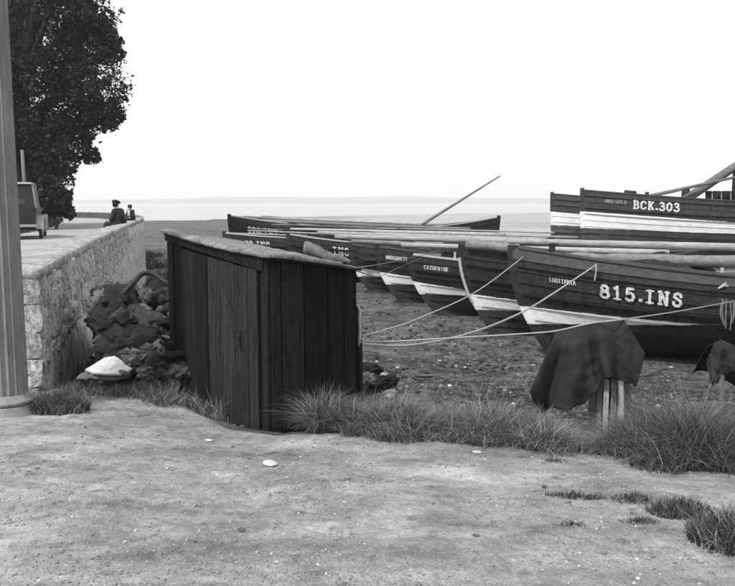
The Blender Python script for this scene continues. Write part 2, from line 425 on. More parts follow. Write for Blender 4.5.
# ------------------------------------------------------------------ fluted iron column
def build_column():
    b = Vector((-3.10, 6.75, 0)); b.z = ground_h(b.x, b.y) - .03
    root = thing('iron_column', 'tall grey fluted cast iron column on a round plinth beside the wall end', 'column', b)
    mb = MB(); rings = []; nf = 18; n = nf * 6
    for z, r in [(.16, .168), (.6, .165), (1.5, .161), (2.6, .156), (3.8, .150), (5.4, .14)]:
        ring = []
        for k in range(n):
            t = 2 * math.pi * k / n; ph = (k % 6) / 6
            rr = r - .026 * (math.sin(math.pi * ph) ** .8)
            ring.append((rr * math.cos(t), rr * math.sin(t), z))
        rings.append(ring)
    mb.loft(rings); mb.build('shaft', M['iron_col'], root)
    def lathe(name, prof):
        m = MB(); m.loft([[(r * math.cos(2 * math.pi * k / 48), r * math.sin(2 * math.pi * k / 48), z) for k in range(48)] for r, z in prof])
        return m.build(name, M['iron_col'], root, True)
    lathe('base_ring', [(.18, .115), (.215, .12), (.225, .14), (.215, .158), (.18, .165), (.170, .2)])
    lathe('plinth', [(.27, -.2), (.27, .0), (.265, .03), (.242, .06), (.225, .1), (.22, .112)])
    lathe('top_cap', [(.165, 5.38), (.2, 5.42), (.21, 5.5), (.16, 5.56), (.12, 5.7), (.03, 5.78)])
build_column()

# ------------------------------------------------------------------ shed
def build_shed():
    zb = -.27
    P0 = P(272, 430, 7.0); P0 = Vector((P0.x, 7.0, zb)); PL = P(173.5, 395, 8.3); PL = Vector((PL.x, 8.3, zb))
    u = (PL - P0); LU = u.length; u.normalize(); wv = Vector((-u.y, u.x, 0)) * -1
    if wv.x < 0: wv = -wv
    LW = 1.0
    nu = -wv; nw = -u                  # outward normals of door face / side face
    root = thing('plank_shed', 'low dark tarred plank shed with pale lumpy felt roof and narrow door', 'shed', P0)
    HL, HN, HR, HB = 1.69, 1.52, 1.37, 1.52
    def top(a, b):                     # underside of the roof at (a along u, b along w) in 0..1
        return (HN * (1 - a) + HL * a) * (1 - b) + (HR * (1 - a) + HB * a) * b - .025 * math.sin(math.pi * a) * (1 - b)
    def plank(name, org, d, n, s0, s1, z0, ztop0, ztop1, th, m, parent, gap=.006, off=0):
        a0 = org + d * (s0 + gap) + n * off; a1 = org + d * (s1 - gap) + n * off
        j = random.uniform(-.006, .005)
        mb = MB(); q = [a0 + n * (j), a0 + n * (th + j), a1 + n * (th + j), a1 + n * j]
        mb.hexa([Vector((p.x, p.y, z0)) for p in q] + [Vector((q[0].x, q[0].y, ztop0)), Vector((q[1].x, q[1].y, ztop0)), Vector((q[2].x, q[2].y, ztop1)), Vector((q[3].x, q[3].y, ztop1))])
        return mb.build(name, m, parent)
    O = Vector((0, 0, 0))
    def left(name, s0, s1, z0, m, dz=0, parent=root, th=.022, off=0):
        return plank(name, O, u, nu, s0, s1, z0, top(s0 / LU, 0) - dz, top(s1 / LU, 0) - dz, th, m, parent, off=off)
    # door face: corner boards, lintel board, door of six planks
    left('corner_post', .0, .085, -.25, M['tar_wood'], th=.035)
    D0, D1 = .15, 1.47
    left('door_gap_shade', .085, .15, -.2, M['black'], th=.004)  # black strip stands in for shade in the deep gap beside the door
    door = left('door', D0, D1, -.12, M['black'], .13, th=.008)
    cuts = [D0, .30, .52, .76, 1.0, 1.24, D1]
    for i in range(6): left('plank', cuts[i], cuts[i + 1], -.13 + random.uniform(-.02, .02), M['door_wood'], .085 + .012 * (i < 2), door, .02, .012)
    # diagonal fascia under the eave
    mb = MB(); a = O + u * .05 + nu * .024; b = O + u * (LU + .01) + nu * .024
    t0, t1 = top(.05 / LU, 0), top(1, 0)
    mb.hexa([Vector((p.x, p.y, z)) for p, z in ((a, t0 - .10), (a + nu * .02, t0 - .10), (b + nu * .02, t1 - .055), (b, t1 - .055), (a, t0), (a + nu * .02, t0), (b + nu * .02, t1), (b, t1))])
    mb.build('fascia_board', M['tar_wood'], root)
    left('plank', D1, LU - .12, -.25, M['tar_wood']); left('corner_board', LU - .12, LU, -.25, M['tar_wood'], th=.026)
    # latch
    lm = MB(); q = O + u * .42 + nu * .04; 
    lm.tube([q + Vector((0, 0, .86)), q + nu * .03 + Vector((0, 0, .80)), q + u * -.01 + Vector((0, 0, .66))], [.012, .016, .008], 6); lm.build('latch', M['rubber'], door)
    pk = MB(); c = O + u * .60 + nu * .034 + Vector((0, 0, 1.1)); pk.tube([c, c + nu * .006], .012, 6); pk.build('knot_hole', M['black'], door)
    # side face
    cw = [0, .10, .36, .64, .84, LW]
    for i in range(5):
        a0, a1 = cw[i], cw[i + 1]
        plank('plank', O, wv, nw, a0, a1, -.3, top(0, a0 / LW), top(0, a1 / LW), .022 if i else .03, M['tar_wood'], root, .007)
    # back faces (unseen from the road)
    for i in range(6):
        a0, a1 = LU * i / 6, LU * (i + 1) / 6
        plank('plank', O + wv * LW, u, wv, a0, a1, -.6, top(a0 / LU, 1), top(a1 / LU, 1), .022, M['tar_wood'], root)
    for i in range(4):
        a0, a1 = LW * i / 4, LW * (i + 1) / 4
        plank('plank', O + u * LU, wv, u, a0, a1, -.6, top(1, a0 / LW), top(1, a1 / LW), .022, M['tar_wood'], root)
    # solid black block: interior shade as colour, keeps daylight out of the gaps
    ln = MB(); e = .03
    c4 = [O + u * e + wv * e, O + u * (LU - e) + wv * e, O + u * (LU - e) + wv * (LW - e), O + u * e + wv * (LW - e)]
    tt = [top(e / LU, e), top(1 - e / LU, e), top(1 - e / LU, 1 - e), top(e / LU, 1 - e)]
    ln.hexa([Vector((p.x, p.y, -.3)) for p in c4] + [Vector((p.x, p.y, z - .01)) for p, z in zip(c4, tt)]); ln.build('inside_shade_block', M['black'], root)
    # lumpy felt roof with a rolled pale front edge; the low corner is bare board
    n1, n2 = 44, 18
    def roofsheet(name, b0, b1, a0, a1, thick, m, lift, oh):
        vv, ff = [], []
        for k in (0, 1):
            for i in range(n1 + 1):
                for j in range(n2 + 1):
                    A = a0 + (a1 - a0) * i / n1; B = b0 + (b1 - b0) * j / n2
                    ex = .02 * nz(i * .33, j * .2, 5) + .012 * nz(i * 1.3, 2, 5) if j == 0 or i in (0, n1) else 0
                    p = O + u * (A * LU) + wv * (B * LW - (ex if j == 0 else 0))
                    t = top(min(max(A, 0), 1), min(max(B, 0), 1)) + lift
                    lump = .010 * nz(i * .15, j * .3, 2) + .006 * nz(i * .5, j * .7, 8) + .004 * nz(i * 1.9, j * 1.6, 4)
                    z = t + (thick + lump if k else 0.35 * lump)
                    if k and j == 0: z -= thick * .35
                    if k and j == 1: z -= thick * .06
                    vv.append(Vector((p.x, p.y, z)))
        S = (n1 + 1) * (n2 + 1); I = lambda k, i, j: k * S + i * (n2 + 1) + j
        for i in range(n1):
            for j in range(n2):
                ff.append((I(1, i, j), I(1, i + 1, j), I(1, i + 1, j + 1), I(1, i, j + 1))); ff.append((I(0, i, j), I(0, i, j + 1), I(0, i + 1, j + 1), I(0, i + 1, j)))
        for i in range(n1):
            ff.append((I(0, i, 0), I(0, i + 1, 0), I(1, i + 1, 0), I(1, i, 0))); ff.append((I(0, i + 1, n2), I(0, i, n2), I(1, i, n2), I(1, i + 1, n2)))
        for j in range(n2):
            ff.append((I(0, 0, j + 1), I(0, 0, j), I(1, 0, j), I(1, 0, j + 1))); ff.append((I(0, n1, j), I(0, n1, j + 1), I(1, n1, j + 1), I(1, n1, j)))
        o = mesh_obj(name, vv, ff, m, root, True); return o
    roofsheet('roof_board', -.05, 1.04, -.03, 1.02, .022, M['tar_wood'], .004, 0)
    roofsheet('roof_felt', -.075, .78, -.045, 1.03, .042, M['felt'], .028, 0)
    # rolled canvas lying on the roof
    c0 = root.location + wv * .62 + u * .30; c1 = root.location + wv * .92 + u * -.02
    z0 = zb + top(.2, .66) + .105; z1 = zb + top(0, .86) + .06
    rb = MB(); path, rad = [], []
    for i in range(14):
        t = i / 13; q = c0.lerp(c1, t); path.append(Vector((q.x, q.y, z0 + .045 * (1 - t) + (z1 - z0) * t + .012 * math.sin(t * 9)))); rad.append((.058 - .038 * t * t) * (1 + .1 * math.sin(i * 2.1)))
    rb.tube(path, rad, 14, .05); tag(rb.build('canvas_roll', M['rag'], None, True), 'tapered roll of grey canvas lying on the shed roof', 'canvas roll')
    # mooring stake behind
    st = Vector((-.075, 7.98, 0)); st.z = ground_h(st.x, st.y) - .15
    tp = P(358.8, 306, 7.98)
    sk = MB(); sk.tube([st, st.lerp(tp, .5), tp], [.04, .035, .03], 8, .1)
    sko = tag(sk.build('mooring_stake', M['darkwood']), 'wooden mooring stake behind the shed corner with a pale rope tail', 'stake')
    rt = MB(); rt.tube([P(359.2 + dx, y_, 7.93) for dx, y_ in ((-.8, 306), (.6, 311), (.2, 320), (.9, 330), (.4, 338), (-.6, 346))], [.012, .02, .019, .017, .02, .012], 7, .1)
    rt.build('rope_tail', M['palerail'], sko, True)
    return
build_shed()

# ------------------------------------------------------------------ boats
GLY = {
 '8': [[(.31, .53), (.12, .63), (.1, .8), (.2, .95), (.42, .95), (.52, .8), (.5, .63), (.31, .53), (.09, .42), (.05, .2), (.16, .04), (.46, .04), (.57, .2), (.53, .42), (.31, .53)]],
 '1': [[(.3, .0), (.3, 1)], [(.12, .84), (.3, .97)], [(.06, .04), (.54, .04)]],
 '5': [[(.52, .95), (.14, .95), (.1, .55)], [(.1, .55), (.3, .64), (.5, .55), (.56, .32), (.45, .08), (.22, .03), (.04, .16)]],
 '.': [[(.08, .1), (.26, .1)], [(.08, .2), (.26, .2)]],
 'I': [[(.3, 0), (.3, 1)], [(.06, .04), (.54, .04)], [(.06, .96), (.54, .96)]],
 'N': [[(.14, 0), (.14, 1)], [(.16, 1), (.58, 0)], [(.6, 0), (.6, 1)], [(.0, .04), (.3, .04)], [(.46, .96), (.74, .96)], [(.0, .96), (.2, .96)]],
 'S': [[(.54, .72), (.5, .9), (.32, .97), (.12, .88), (.1, .68), (.3, .54), (.5, .42), (.56, .22), (.42, .04), (.2, .03), (.07, .14), (.05, .3)]],
 'B': [[(.14, 0), (.14, 1)], [(.02, .96), (.38, .96), (.5, .8), (.46, .6), (.3, .53), (.16, .53)], [(.3, .52), (.52, .42), (.56, .2), (.42, .04), (.02, .04)]],
 'C': [[(.54, .76), (.46, .92), (.28, .97), (.1, .82), (.05, .5), (.1, .18), (.28, .03), (.46, .08), (.56, .24)]],
 'K': [[(.14, 0), (.14, 1)], [(.18, .42), (.54, .97)], [(.28, .56), (.58, .03)], [(.02, .04), (.28, .04)], [(.02, .96), (.28, .96)]],
 '3': [[(.08, .84), (.24, .97), (.46, .9), (.5, .7), (.26, .54)], [(.26, .54), (.52, .42), (.56, .2), (.4, .04), (.16, .04), (.05, .18)]],
 '0': [[(.3, .97), (.1, .82), (.05, .5), (.1, .18), (.3, .03), (.5, .18), (.55, .5), (.5, .82), (.3, .97)]],
 'A': [[(.02, 0), (.3, 1)], [(.3, 1), (.58, 0)], [(.14, .34), (.46, .34)]],
 'L': [[(.1, 0), (.1, 1)], [(.1, .05), (.54, .05)]],
 'U': [[(.08, 1), (.08, .3), (.2, .04), (.42, .04), (.54, .3), (.54, 1)]],
 'T': [[(.3, 0), (.3, 1)], [(.02, .95), (.58, .95)]],
 'H': [[(.1, 0), (.1, 1)], [(.5, 0), (.5, 1)], [(.1, .5), (.5, .5)]],
 'E': [[(.1, 0), (.1, 1)], [(.1, .05), (.52, .05)], [(.1, .5), (.44, .5)], [(.1, .95), (.52, .95)]],
 'R': [[(.1, 0), (.1, 1)], [(.1, .95), (.44, .93), (.52, .72), (.4, .52), (.1, .5)], [(.32, .5), (.56, 0)]],
 'M': [[(.06, 0), (.06, 1)], [(.08, 1), (.34, .2)], [(.34, .2), (.6, 1)], [(.62, 0), (.62, 1)]],
 'G': [[(.54, .8), (.4, .96), (.18, .92), (.05, .6), (.08, .2), (.26, .03), (.5, .1), (.54, .42), (.34, .42)]],
 'O': [[(.3, .97), (.1, .82), (.05, .5), (.1, .18), (.3, .03), (.5, .18), (.55, .5), (.5, .82), (.3, .97)]],
 'D': [[(.1, 0), (.1, 1)], [(.1, .95), (.36, .92), (.54, .6), (.5, .25), (.34, .05), (.1, .04)]],
 '2': [[(.08, .78), (.2, .95), (.42, .94), (.52, .76), (.4, .5), (.06, .05)], [(.06, .05), (.56, .05)]],
 '6': [[(.5, .88), (.3, .97), (.1, .75), (.05, .35), (.2, .04), (.44, .06), (.56, .28), (.42, .52), (.12, .46)]],
 '7': [[(.06, .95), (.56, .95)], [(.56, .95), (.24, 0)]],
}
class Hull:
    def __init__(s, L, B, Hb, Hm, Hs, rake=.85, rakes=.5):
        s.L, s.B, s.Hb, s.Hm, s.Hs, s.rake, s.rakes = L, B, Hb, Hm, Hs, rake, rakes
    def sheer(s, t):
        return s.Hm + (s.Hb - s.Hm) * max(0, 1 - t / .6) ** 1.8 + (s.Hs - s.Hm) * max(0, (t - .6) / .4) ** 2
    def beam(s, t):
        if t < .42: f = 1 - (1 - t / .42) ** 2.1
        elif t > .58: f = 1 - ((t - .58) / .42) ** 2.3
        else: f = 1
        return max(.045, s.B / 2 * f)
    def pt(s, t, k, side=-1):          # t bow->stern, k gunwale->keel
        mid = math.sin(math.pi * min(max(t, 0), 1)) ** .8
        q = 1.25 + 2.5 * mid
        z = s.sheer(t) * (1 - k); y = s.beam(t) * (1 - k ** q)
        y = max(y, .035)
        x = t * s.L + s.rake * k ** 2.0 * max(0, 1 - t / .35) ** 1.4 - s.rakes * k ** 1.5 * max(0, (t - .65) / .35) ** 1.4
        return Vector((x, side * y, z))
    def nrm(s, t, k, side=-1):
        e = .004
        a = s.pt(min(t + e, 1), k, side) - s.pt(max(t - e, 0), k, side); b = s.pt(t, min(k + e, 1), side) - s.pt(t, max(k - e, 0), side)
        n = a.cross(b).normalized()
        return n if n.y * side > 0 else -n
ST = [0, .008, .02, .035, .055, .08, .11, .145, .185, .23, .28, .34, .41, .48, .55, .62, .69, .75, .81, .86, .90, .94, .97, .985, 1]

def hull_mat(name, dark, bottom, z0, slope, w0, taper, white=.78):
    m = bpy.data.materials.new(name); m.use_nodes = True; t = m.node_tree; N = t.nodes; L = t.links
    b = N['Principled BSDF']; b.inputs['Specular IOR Level'].default_value = .35
    tc = N.new('ShaderNodeTexCoord'); sp = N.new('ShaderNodeSeparateXYZ'); L.new(tc.outputs['Object'], sp.inputs[0])
    def op(o, a, c=0, e=None):
        q = N.new('ShaderNodeMath'); q.operation = o
        for i, v in enumerate((a, c) if e is None else (a, c, e)):
            if isinstance(v, (int, float)): q.inputs[i].default_value = v
            else: L.new(v, q.inputs[i])
        return q.outputs[0]
    def noi(sc, st):
        mp = N.new('ShaderNodeMapping'); mp.inputs['Scale'].default_value = st; L.new(tc.outputs['Object'], mp.inputs[0])
        n = N.new('ShaderNodeTexNoise'); n.inputs['Scale'].default_value = sc; n.inputs['Detail'].default_value = 6; n.inputs['Roughness'].default_value = .65; L.new(mp.outputs[0], n.inputs[0]); return n.outputs[0]
    def rr(s_, a, c, d, e):
        r = N.new('ShaderNodeMapRange'); L.new(s_, r.inputs[0])
        for i, v in zip((1, 2, 3, 4), (a, c, d, e)): r.inputs[i].default_value = v
        return r.outputs[0]
    n1 = noi(4, (.5, 1, 1.5)); n2 = noi(14, (.35, 1, 2.2)); n3 = noi(3, (2.5, 1, .6))
    lo = op('MULTIPLY_ADD', sp.outputs['X'], slope, z0)
    hi = op('ADD', lo, op('MAXIMUM', op('MULTIPLY_ADD', sp.outputs['X'], -taper, w0), 0.0))
    zz = op('ADD', sp.outputs['Z'], op('ADD', op('MULTIPLY', op('SUBTRACT', n2, .5), .05), op('MULTIPLY', op('SUBTRACT', n1, .5), .07)))
    kl = rr(op('SUBTRACT', zz, lo), -.006, .006, 0, 1); kh = rr(op('SUBTRACT', zz, hi), -.006, .006, 0, 1)
    bot = op('MULTIPLY', rr(n1, .3, .7, bottom * .6, bottom * 1.5), rr(n3, .35, .65, .8, 1.25))
    top = op('MULTIPLY', rr(n2, .35, .65, dark * .4, dark * 1.9), rr(n3, .35, .65, .6, 1.6))
    wh = op('MULTIPLY', rr(n1, .3, .7, white * .78, white), rr(n2, .58, .7, 1.0, .5))
    oi = N.new('ShaderNodeObjectInfo'); top = op('MULTIPLY', top, rr(oi.outputs['Random'], 0, 1, .75, 1.3))
    def mix(k, a, c):
        x = N.new('ShaderNodeMix'); x.data_type = 'FLOAT'; L.new(k, x.inputs[0]); L.new(a, x.inputs[2]); L.new(c, x.inputs[3]); return x.outputs[0]
    c = mix(kh, mix(kl, bot, wh), top)
    L.new(c, b.inputs['Base Color']); L.new(rr(n1, .3, .7, .45, .75), b.inputs['Roughness'])
    bp = N.new('ShaderNodeBump'); bp.inputs['Strength'].default_value = .3; bp.inputs['Distance'].default_value = .01; L.new(n2, bp.inputs['Height']); L.new(bp.outputs[0], b.inputs['Normal'])
    return m

def letters(hull, root, text, x0, k0, h, sw=.13, pitch=.8, m=None, name='lettering', lift=.045):
    cur = x0; z = 0; objs = []
    for ch in text:
        if ch == ' ': cur += .5 * h; continue
        mb = MB(); lay = 0
        for poly in GLY[ch]:
            for (a, b), (c, d) in zip(poly, poly[1:]):
                dx, dy = c - a, d - b; l = math.hypot(dx, dy) or 1; wd = sw if abs(dy) > abs(dx) * .6 or ch in 'S5382' else sw * .62
                ex, ey = dx / l * wd * .35, dy / l * wd * .35; nx, ny = -dy / l * wd / 2, dx / l * wd / 2
                quad = [(a - ex + nx, b - ey + ny), (a - ex - nx, b - ey - ny), (c + ex - nx, d + ey - ny), (c + ex + nx, d + ey + ny)]
                pts = []
                for gx, gy in quad:
                    t = (cur + gx * h) / hull.L; k = k0 - (gy - .5) * h / hull.sheer(t)
                    pts.append(hull.pt(t, k) + hull.nrm(t, k) * (lift + lay * .0006))
                mb.add(pts, [(0, 1, 2, 3)]); lay += 1
        mb.build(name, m or M['letter'], root)
        cur += h * (.45 if ch == '.' else .92 if ch == 'N' else .8) * pitch / .8 * 1.0
M['letter'] = mat('faded_white_lettering', .58, .45, 18, .7, .1, 60, fine=.7, con=.2)
GLY['i'] = [[(.3, 0), (.3, 1)]]
BOATS = []
def boat(name, label, px, py, d, zg, L, B, Hm_f, Hs_f, rz, hm, n_str=10, wales=(.12, .36), group='fishing boats drawn up on the beach', railmat=None, stemmat=None, rake=.85, deck_drop=.4, cat='boat', stem_up=.12, topmat=None):
    p = P(px, py, d); Hb = p.z - stem_up - zg
    hl = Hull(L, B, Hb, Hb * Hm_f, Hb * Hs_f, rake)
    root = thing(name, label, cat, (p.x, p.y, zg), rz, group)
    for side in (-1, 1):
        ks = [0.0] + [((i + 1) / n_str) ** 1.08 for i in range(n_str)]
        for i in range(n_str):
            k0, k1 = ks[i], ks[i + 1] + (.006 if i < n_str - 1 else 0); k1 = min(k1, 1)
            mb = MB(); rings = []
            for t in ST:
                a, b = hl.pt(t, k0, side), hl.pt(t, k1, side); na, nb = hl.nrm(t, k0, side), hl.nrm(t, k1, side)
                th = .03
                rings.append([a + na * .002, b + nb * .032, b - nb * (th - .03), a - na * th] if side < 0 else [a - na * th, b - nb * (th - .03), b + nb * .032, a + na * .002])
            mb.loft(rings); mb.build('hull_plank', topmat if topmat and i == 0 else hm, root)
        for kw in wales:
            mb = MB(); rings = []
            for t in ST[1:-1]:
                s_ = hl.sheer(t); dk = .038 / s_
                a, b = hl.pt(t, kw - dk, side), hl.pt(t, kw + dk, side); n = hl.nrm(t, kw, side)
                rings.append([a + n * .0, a + n * .07, b + n * .08, b + n * .005][::side])
            mb.loft(rings); mb.build('rubbing_strake', hm, root)
        mb = MB(); rings = []
        for t in ST[1:-1]:
            a = hl.pt(t, 0, side); o_ = Vector((0, side, 0))
            rings.append([a - o_ * .10 + Vector((0, 0, .0)), a + o_ * .045 + Vector((0, 0, .0)), a + o_ * .045 + Vector((0, 0, .055)), a - o_ * .10 + Vector((0, 0, .055))][::side])
        mb.loft(rings); mb.build('cap_rail', railmat or M['rail'], root)
    # stem, keel, sternpost
    mb = MB(); rings = []
    for i in range(15):
        k = 1 - i / 14; q = hl.pt(0, k); q.y = 0
        if i == 14: q.z += stem_up
        wd = .075
        rings.append([q + Vector((-.09, -wd * .6, 0)), q + Vector((.10, -wd, 0)), q + Vector((.10, wd, 0)), q + Vector((-.09, wd * .6, 0))])
    mb.loft(rings); mb.build('stem', stemmat or hm, root)
    mb = MB(); mb.box((hl.rake * .95, -.07, -.10), (L - hl.rakes, .07, .04)); mb.build('keel', hm, root)
    mb = MB(); rings = []
    for i in range(9):
        k = 1 - i / 8; q = hl.pt(1, k); q.y = 0
        if i == 8: q.z += .1
        rings.append([q + Vector((-.1, -.07, 0)), q + Vector((.1, -.05, 0)), q + Vector((.1, .05, 0)), q + Vector((-.1, .07, 0))])
    mb.loft(rings); sp_ = mb.build('sternpost', hm, root)
    # deck with a hatch
    vv, ff = [], []
    for t in ST[2:-2]:
        s_ = hl.sheer(t); k = min(deck_drop / s_, .4); a = hl.pt(t, k, -1); yy = -a.y - .03
        for j in range(5): c = -1 + j / 2; vv.append((a.x, yy * c, a.z + .06 * (1 - c * c)))
    n = len(ST[2:-2])
    for i in range(n - 1):
        for j in range(4): q = i * 5 + j; ff.append((q, q + 5, q + 6, q + 1)[::-1])
    mesh_obj('deck', vv, ff, M['deck'], root, True)
    dz = hl.sheer(.42) - deck_drop
    mb = MB(); x0, x1 = L * .36, L * .52
    mb.box((x0, -B * .2, dz), (x1, B * .2, dz + .34)); hc = mb.build('hatch_coaming', M['rail'], root)
    mb = MB(); mb.box((x0 - .04, -B * .2 - .04, dz + .34), (x1 + .04, B * .2 + .04, dz + .39)); mb.build('hatch_cover', M['spar_grey'], hc)
    BOATS.append((root, hl)); return root, hl
def on_boat(root, v): return root.location + Matrix.Rotation(root.rotation_euler.z, 3, 'Z') @ Vector(v)

def zg(d, x=3): return ground_h(x, d, False) - .04
M['topstrake'] = mat('worn_top_strake', .06, .5, 5, .75, .4, 30, (.4, 3, 3), .25, .1)
hmA = hull_mat('hull_paint_black', .016, .018, .68, .075, .44, .125)
hmB = hull_mat('hull_paint_black_worn', .011, .035, .66, .03, .44, .11)
hmC = hull_mat('hull_paint_tarred', .010, .032, .66, .03, .42, .14)
hmD = hull_mat('hull_paint_dark_green', .010, .03, .68, .03, .46, .14)
hmI = hull_mat('hull_paint_drifter', .020, .045, 2.25, -.03, .86, .045)
hmJ = hull_mat('hull_paint_drifter_dull', .03, .06, 2.3, -.03, .8, .045)

A, hA = boat('fishing_boat', 'black planked fishing boat numbered 815.INS with two ropes from its bow', 512, 245, 17.2, zg(17.2), 12.5, 3.9, .74, .95, R(-1), hmA, 9, (.14, .40), rake=.95, stem_up=.05, topmat=M['topstrake'])
letters(hA, A, '815.INS', 1.62, .275, .255, .2, .88, lift=.05)
letters(hA, A, 'LUSiTANiA', .70, .235, .085, .17, .62, lift=.045)
Bt, hB = boat('fishing_boat', 'dark fishing boat with worn pale stem tucked behind the 815.INS boat', 462, 244, 20.4, zg(20.4, 2), 12, 3.6, .80, .95, R(1), hmB, 9, (.15, .32), rake=.95)
mb = MB(); mb.loft([[Vector((hB.pt(0, k).x + a, b, hB.pt(0, k).z)) for a, b in ((-.105, -.052), (-.045, -.066), (-.045, .066), (-.105, .052))] for k in [.62 - .52 * i / 10 for i in range(11)]])
mb.build('stem_band', M['palerail'], Bt)
Ct, hC = boat('fishing_boat', 'low dark fishing boat named CATHERINE with a pale rail', 410, 251, 25.0, zg(25, 1), 11, 3.3, .82, .95, R(0), hmC, 8, (.22,), railmat=M['palerail'], rake=.95)
letters(hC, Ct, 'CATHERiNE', .42, .17, .13, .16, .62)
Dt, hD = boat('fishing_boat', 'dark fishing boat named MARGARETTA beside the CATHERINE', 377, 244, 28.2, zg(28.2, 0), 11.5, 3.3, .82, .95, R(0), hmD, 8, (.2,), rake=.95)
letters(hD, Dt, 'MARGARETTA', .32, .15, .135, .16, .6)
Et, hE = boat('fishing_boat', 'dark unnamed fishing boat with white forefoot patch nearest the shed', 350, 242, 31.6, zg(31.6, -1), 11.5, 3.3, .82, .95, R(0), hmC, 8, (.2, .42), rake=.95)
Ft, hF = boat('fishing_boat', 'dark fishing boat showing only its bulwarks above the shed roof', 288, 232, 36.5, zg(36.5, -3), 12, 3.5, .78, .95, R(-1), hmB, 8, (.2,), railmat=M['palerail'])
letters(hF, Ft, 'INS', 2.1, .22, .32, .2, .8)
Gt, hG = boat('fishing_boat', 'low fishing boat with pale rail behind the shed roof, under the 226.INS bow', 224, 231, 40.5, zg(40.5, -6), 11.5, 3.3, .88, .95, R(-2), hmC, 8, (.2,), railmat=M['palerail'])
letters(hG, Gt, '72.INS', 1.2, .2, .3, .2, .8)
Ht, hH = boat('fishing_boat', 'tall fishing boat numbered 226.INS farthest towards the sea wall', 229, 214, 45.5, zg(45.5, -6), 15.2, 4.2, .78, .98, R(-2), hmB, 9, (.2,), railmat=M['palerail'])
letters(hH, Ht, '226.INS', 1.2, .22, .36, .2, .75)
It, hI = boat('fishing_drifter', 'large drifter lettered BCK.303 with broad white band and raked mast', 582, 188, 42.0, -1.8, 19, 5.2, .83, .92, R(0), hmI, 13, (.05, .2, .27), group='large drifters at the far end of the beach', rake=.35, deck_drop=.55)
letters(hI, It, 'BCK.303', 2.28, .125, .40, .2, .80, lift=.06)
letters(hI, It, 'MARiGOLD', 1.05, .105, .17, .15, .7, lift=.06, m=M['spar'])
Jt, hJ = boat('fishing_drifter', 'large plain drifter with white band, its bow beyond the BCK.303 drifter', 552, 192, 47.5, -1.85, 18, 5, .84, .92, R(0), hmJ, 12, (.06, .14, .22), group='large drifters at the far end of the beach', rake=.3, deck_drop=.5)

# deck gear on the drifter (parts of it)
def bar(root, a, b, r0, r1, name, m, n=10):
    inv = Matrix.Rotation(-root.rotation_euler.z, 3, 'Z')
    mb = MB(); pa = inv @ (Vector(a) - root.location); pb = inv @ (Vector(b) - root.location)
    mb.tube([pa, pa.lerp(pb, .5), pb], [r0, (r0 + r1) / 2, r1], n); return mb.build(name, m, root, True)
bar(It, P(676, 206, 42.2), P(790, 130, 42.2), .24, .2, 'raked_mast', M['spar_grey'])
bar(It, P(646, 197, 41.8), P(745, 175, 41.6), .10, .07, 'boom', M['spar_grey'])
bar(It, P(647, 200, 41.8), P(647, 192, 41.8), .10, .10, 'boom_crutch', M['darkwood'])
bar(It, P(685, 204, 42.4), P(686, 188, 42.4), .22, .2, 'mast_step', M['darkwood'])
bar(It, P(679, 204, 41.6), P(679, 198, 41.6), .12, .12, 'bollard', M['darkwood'])
bar(It, P(624, 203, 42), P(624, 194, 42), .09, .09, 'winch', M['darkwood']); bar(It, P(625, 193, 42), P(636, 193, 42), .16, .10, 'winch_drum', M['darkwood'])
bar(It, P(614, 196, 42), P(622, 196, 42), .1, .1, 'bollard', M['darkwood'])
for i in range(9):
    xx = 707.5 + i * 3.1
    bar(It, P(xx, 205, 42.3), P(xx, 191, 42.3), .07 if i % 3 else .11, .07 if i % 3 else .11, 'wheelhouse_slat', M['darkwood'], 4)
bar(It, P(705, 193, 42.35), P(742, 193, 42.35), .03, .03, 'wheelhouse_rail', M['darkwood'], 4)
mb = MB(); q0 = P(731, 206, 42.6) - It.location; mb.box((q0.x, -.6, q0.z), (q0.x + 1.4, .6, q0.z + 1.75)); mb.build('wheelhouse', M['darkwood'], It)
mb = MB(); mb.box((q0.x - .1, -.7, q0.z + 1.75), (q0.x + 1.5, .7, q0.z + 1.83)); mb.build('wheelhouse_roof', M['spar_grey'], It)

# small fittings on boat A and its neighbour
def stub(root, hl, t, h=.10, r=.032, m='palerail', y=.02):
    q = hl.pt(t, 0, -1); mb = MB(); q.y += y; q.z += .05
    mb.tube([q, q + Vector((0, 0, h))], [r, r * .9], 8); mb.build('thole_pin', M[m], root)
for t in (.30, .385): stub(A, hA, t)
q = hA.pt(.30, .1, -1) + hA.nrm(.30, .1) * .03
mb = MB(); mb.tube([q + Vector((-.09, -.04, -.05)), q + Vector((0, -.07, .02)), q + Vector((.09, -.05, .0))], [.018, .03, .02], 7); mb.tube([q + Vector((.0, -.04, .02)), q + Vector((.05, -.07, .07))], [.02, .014], 7); mb.build('mooring_cleat', M['palerail'], A)
stub(Bt, hB, .17, .16, .04); stub(Ct, hC, .12, .2, .04); stub(A, hA, .06, .16, .07, 'darkwood')

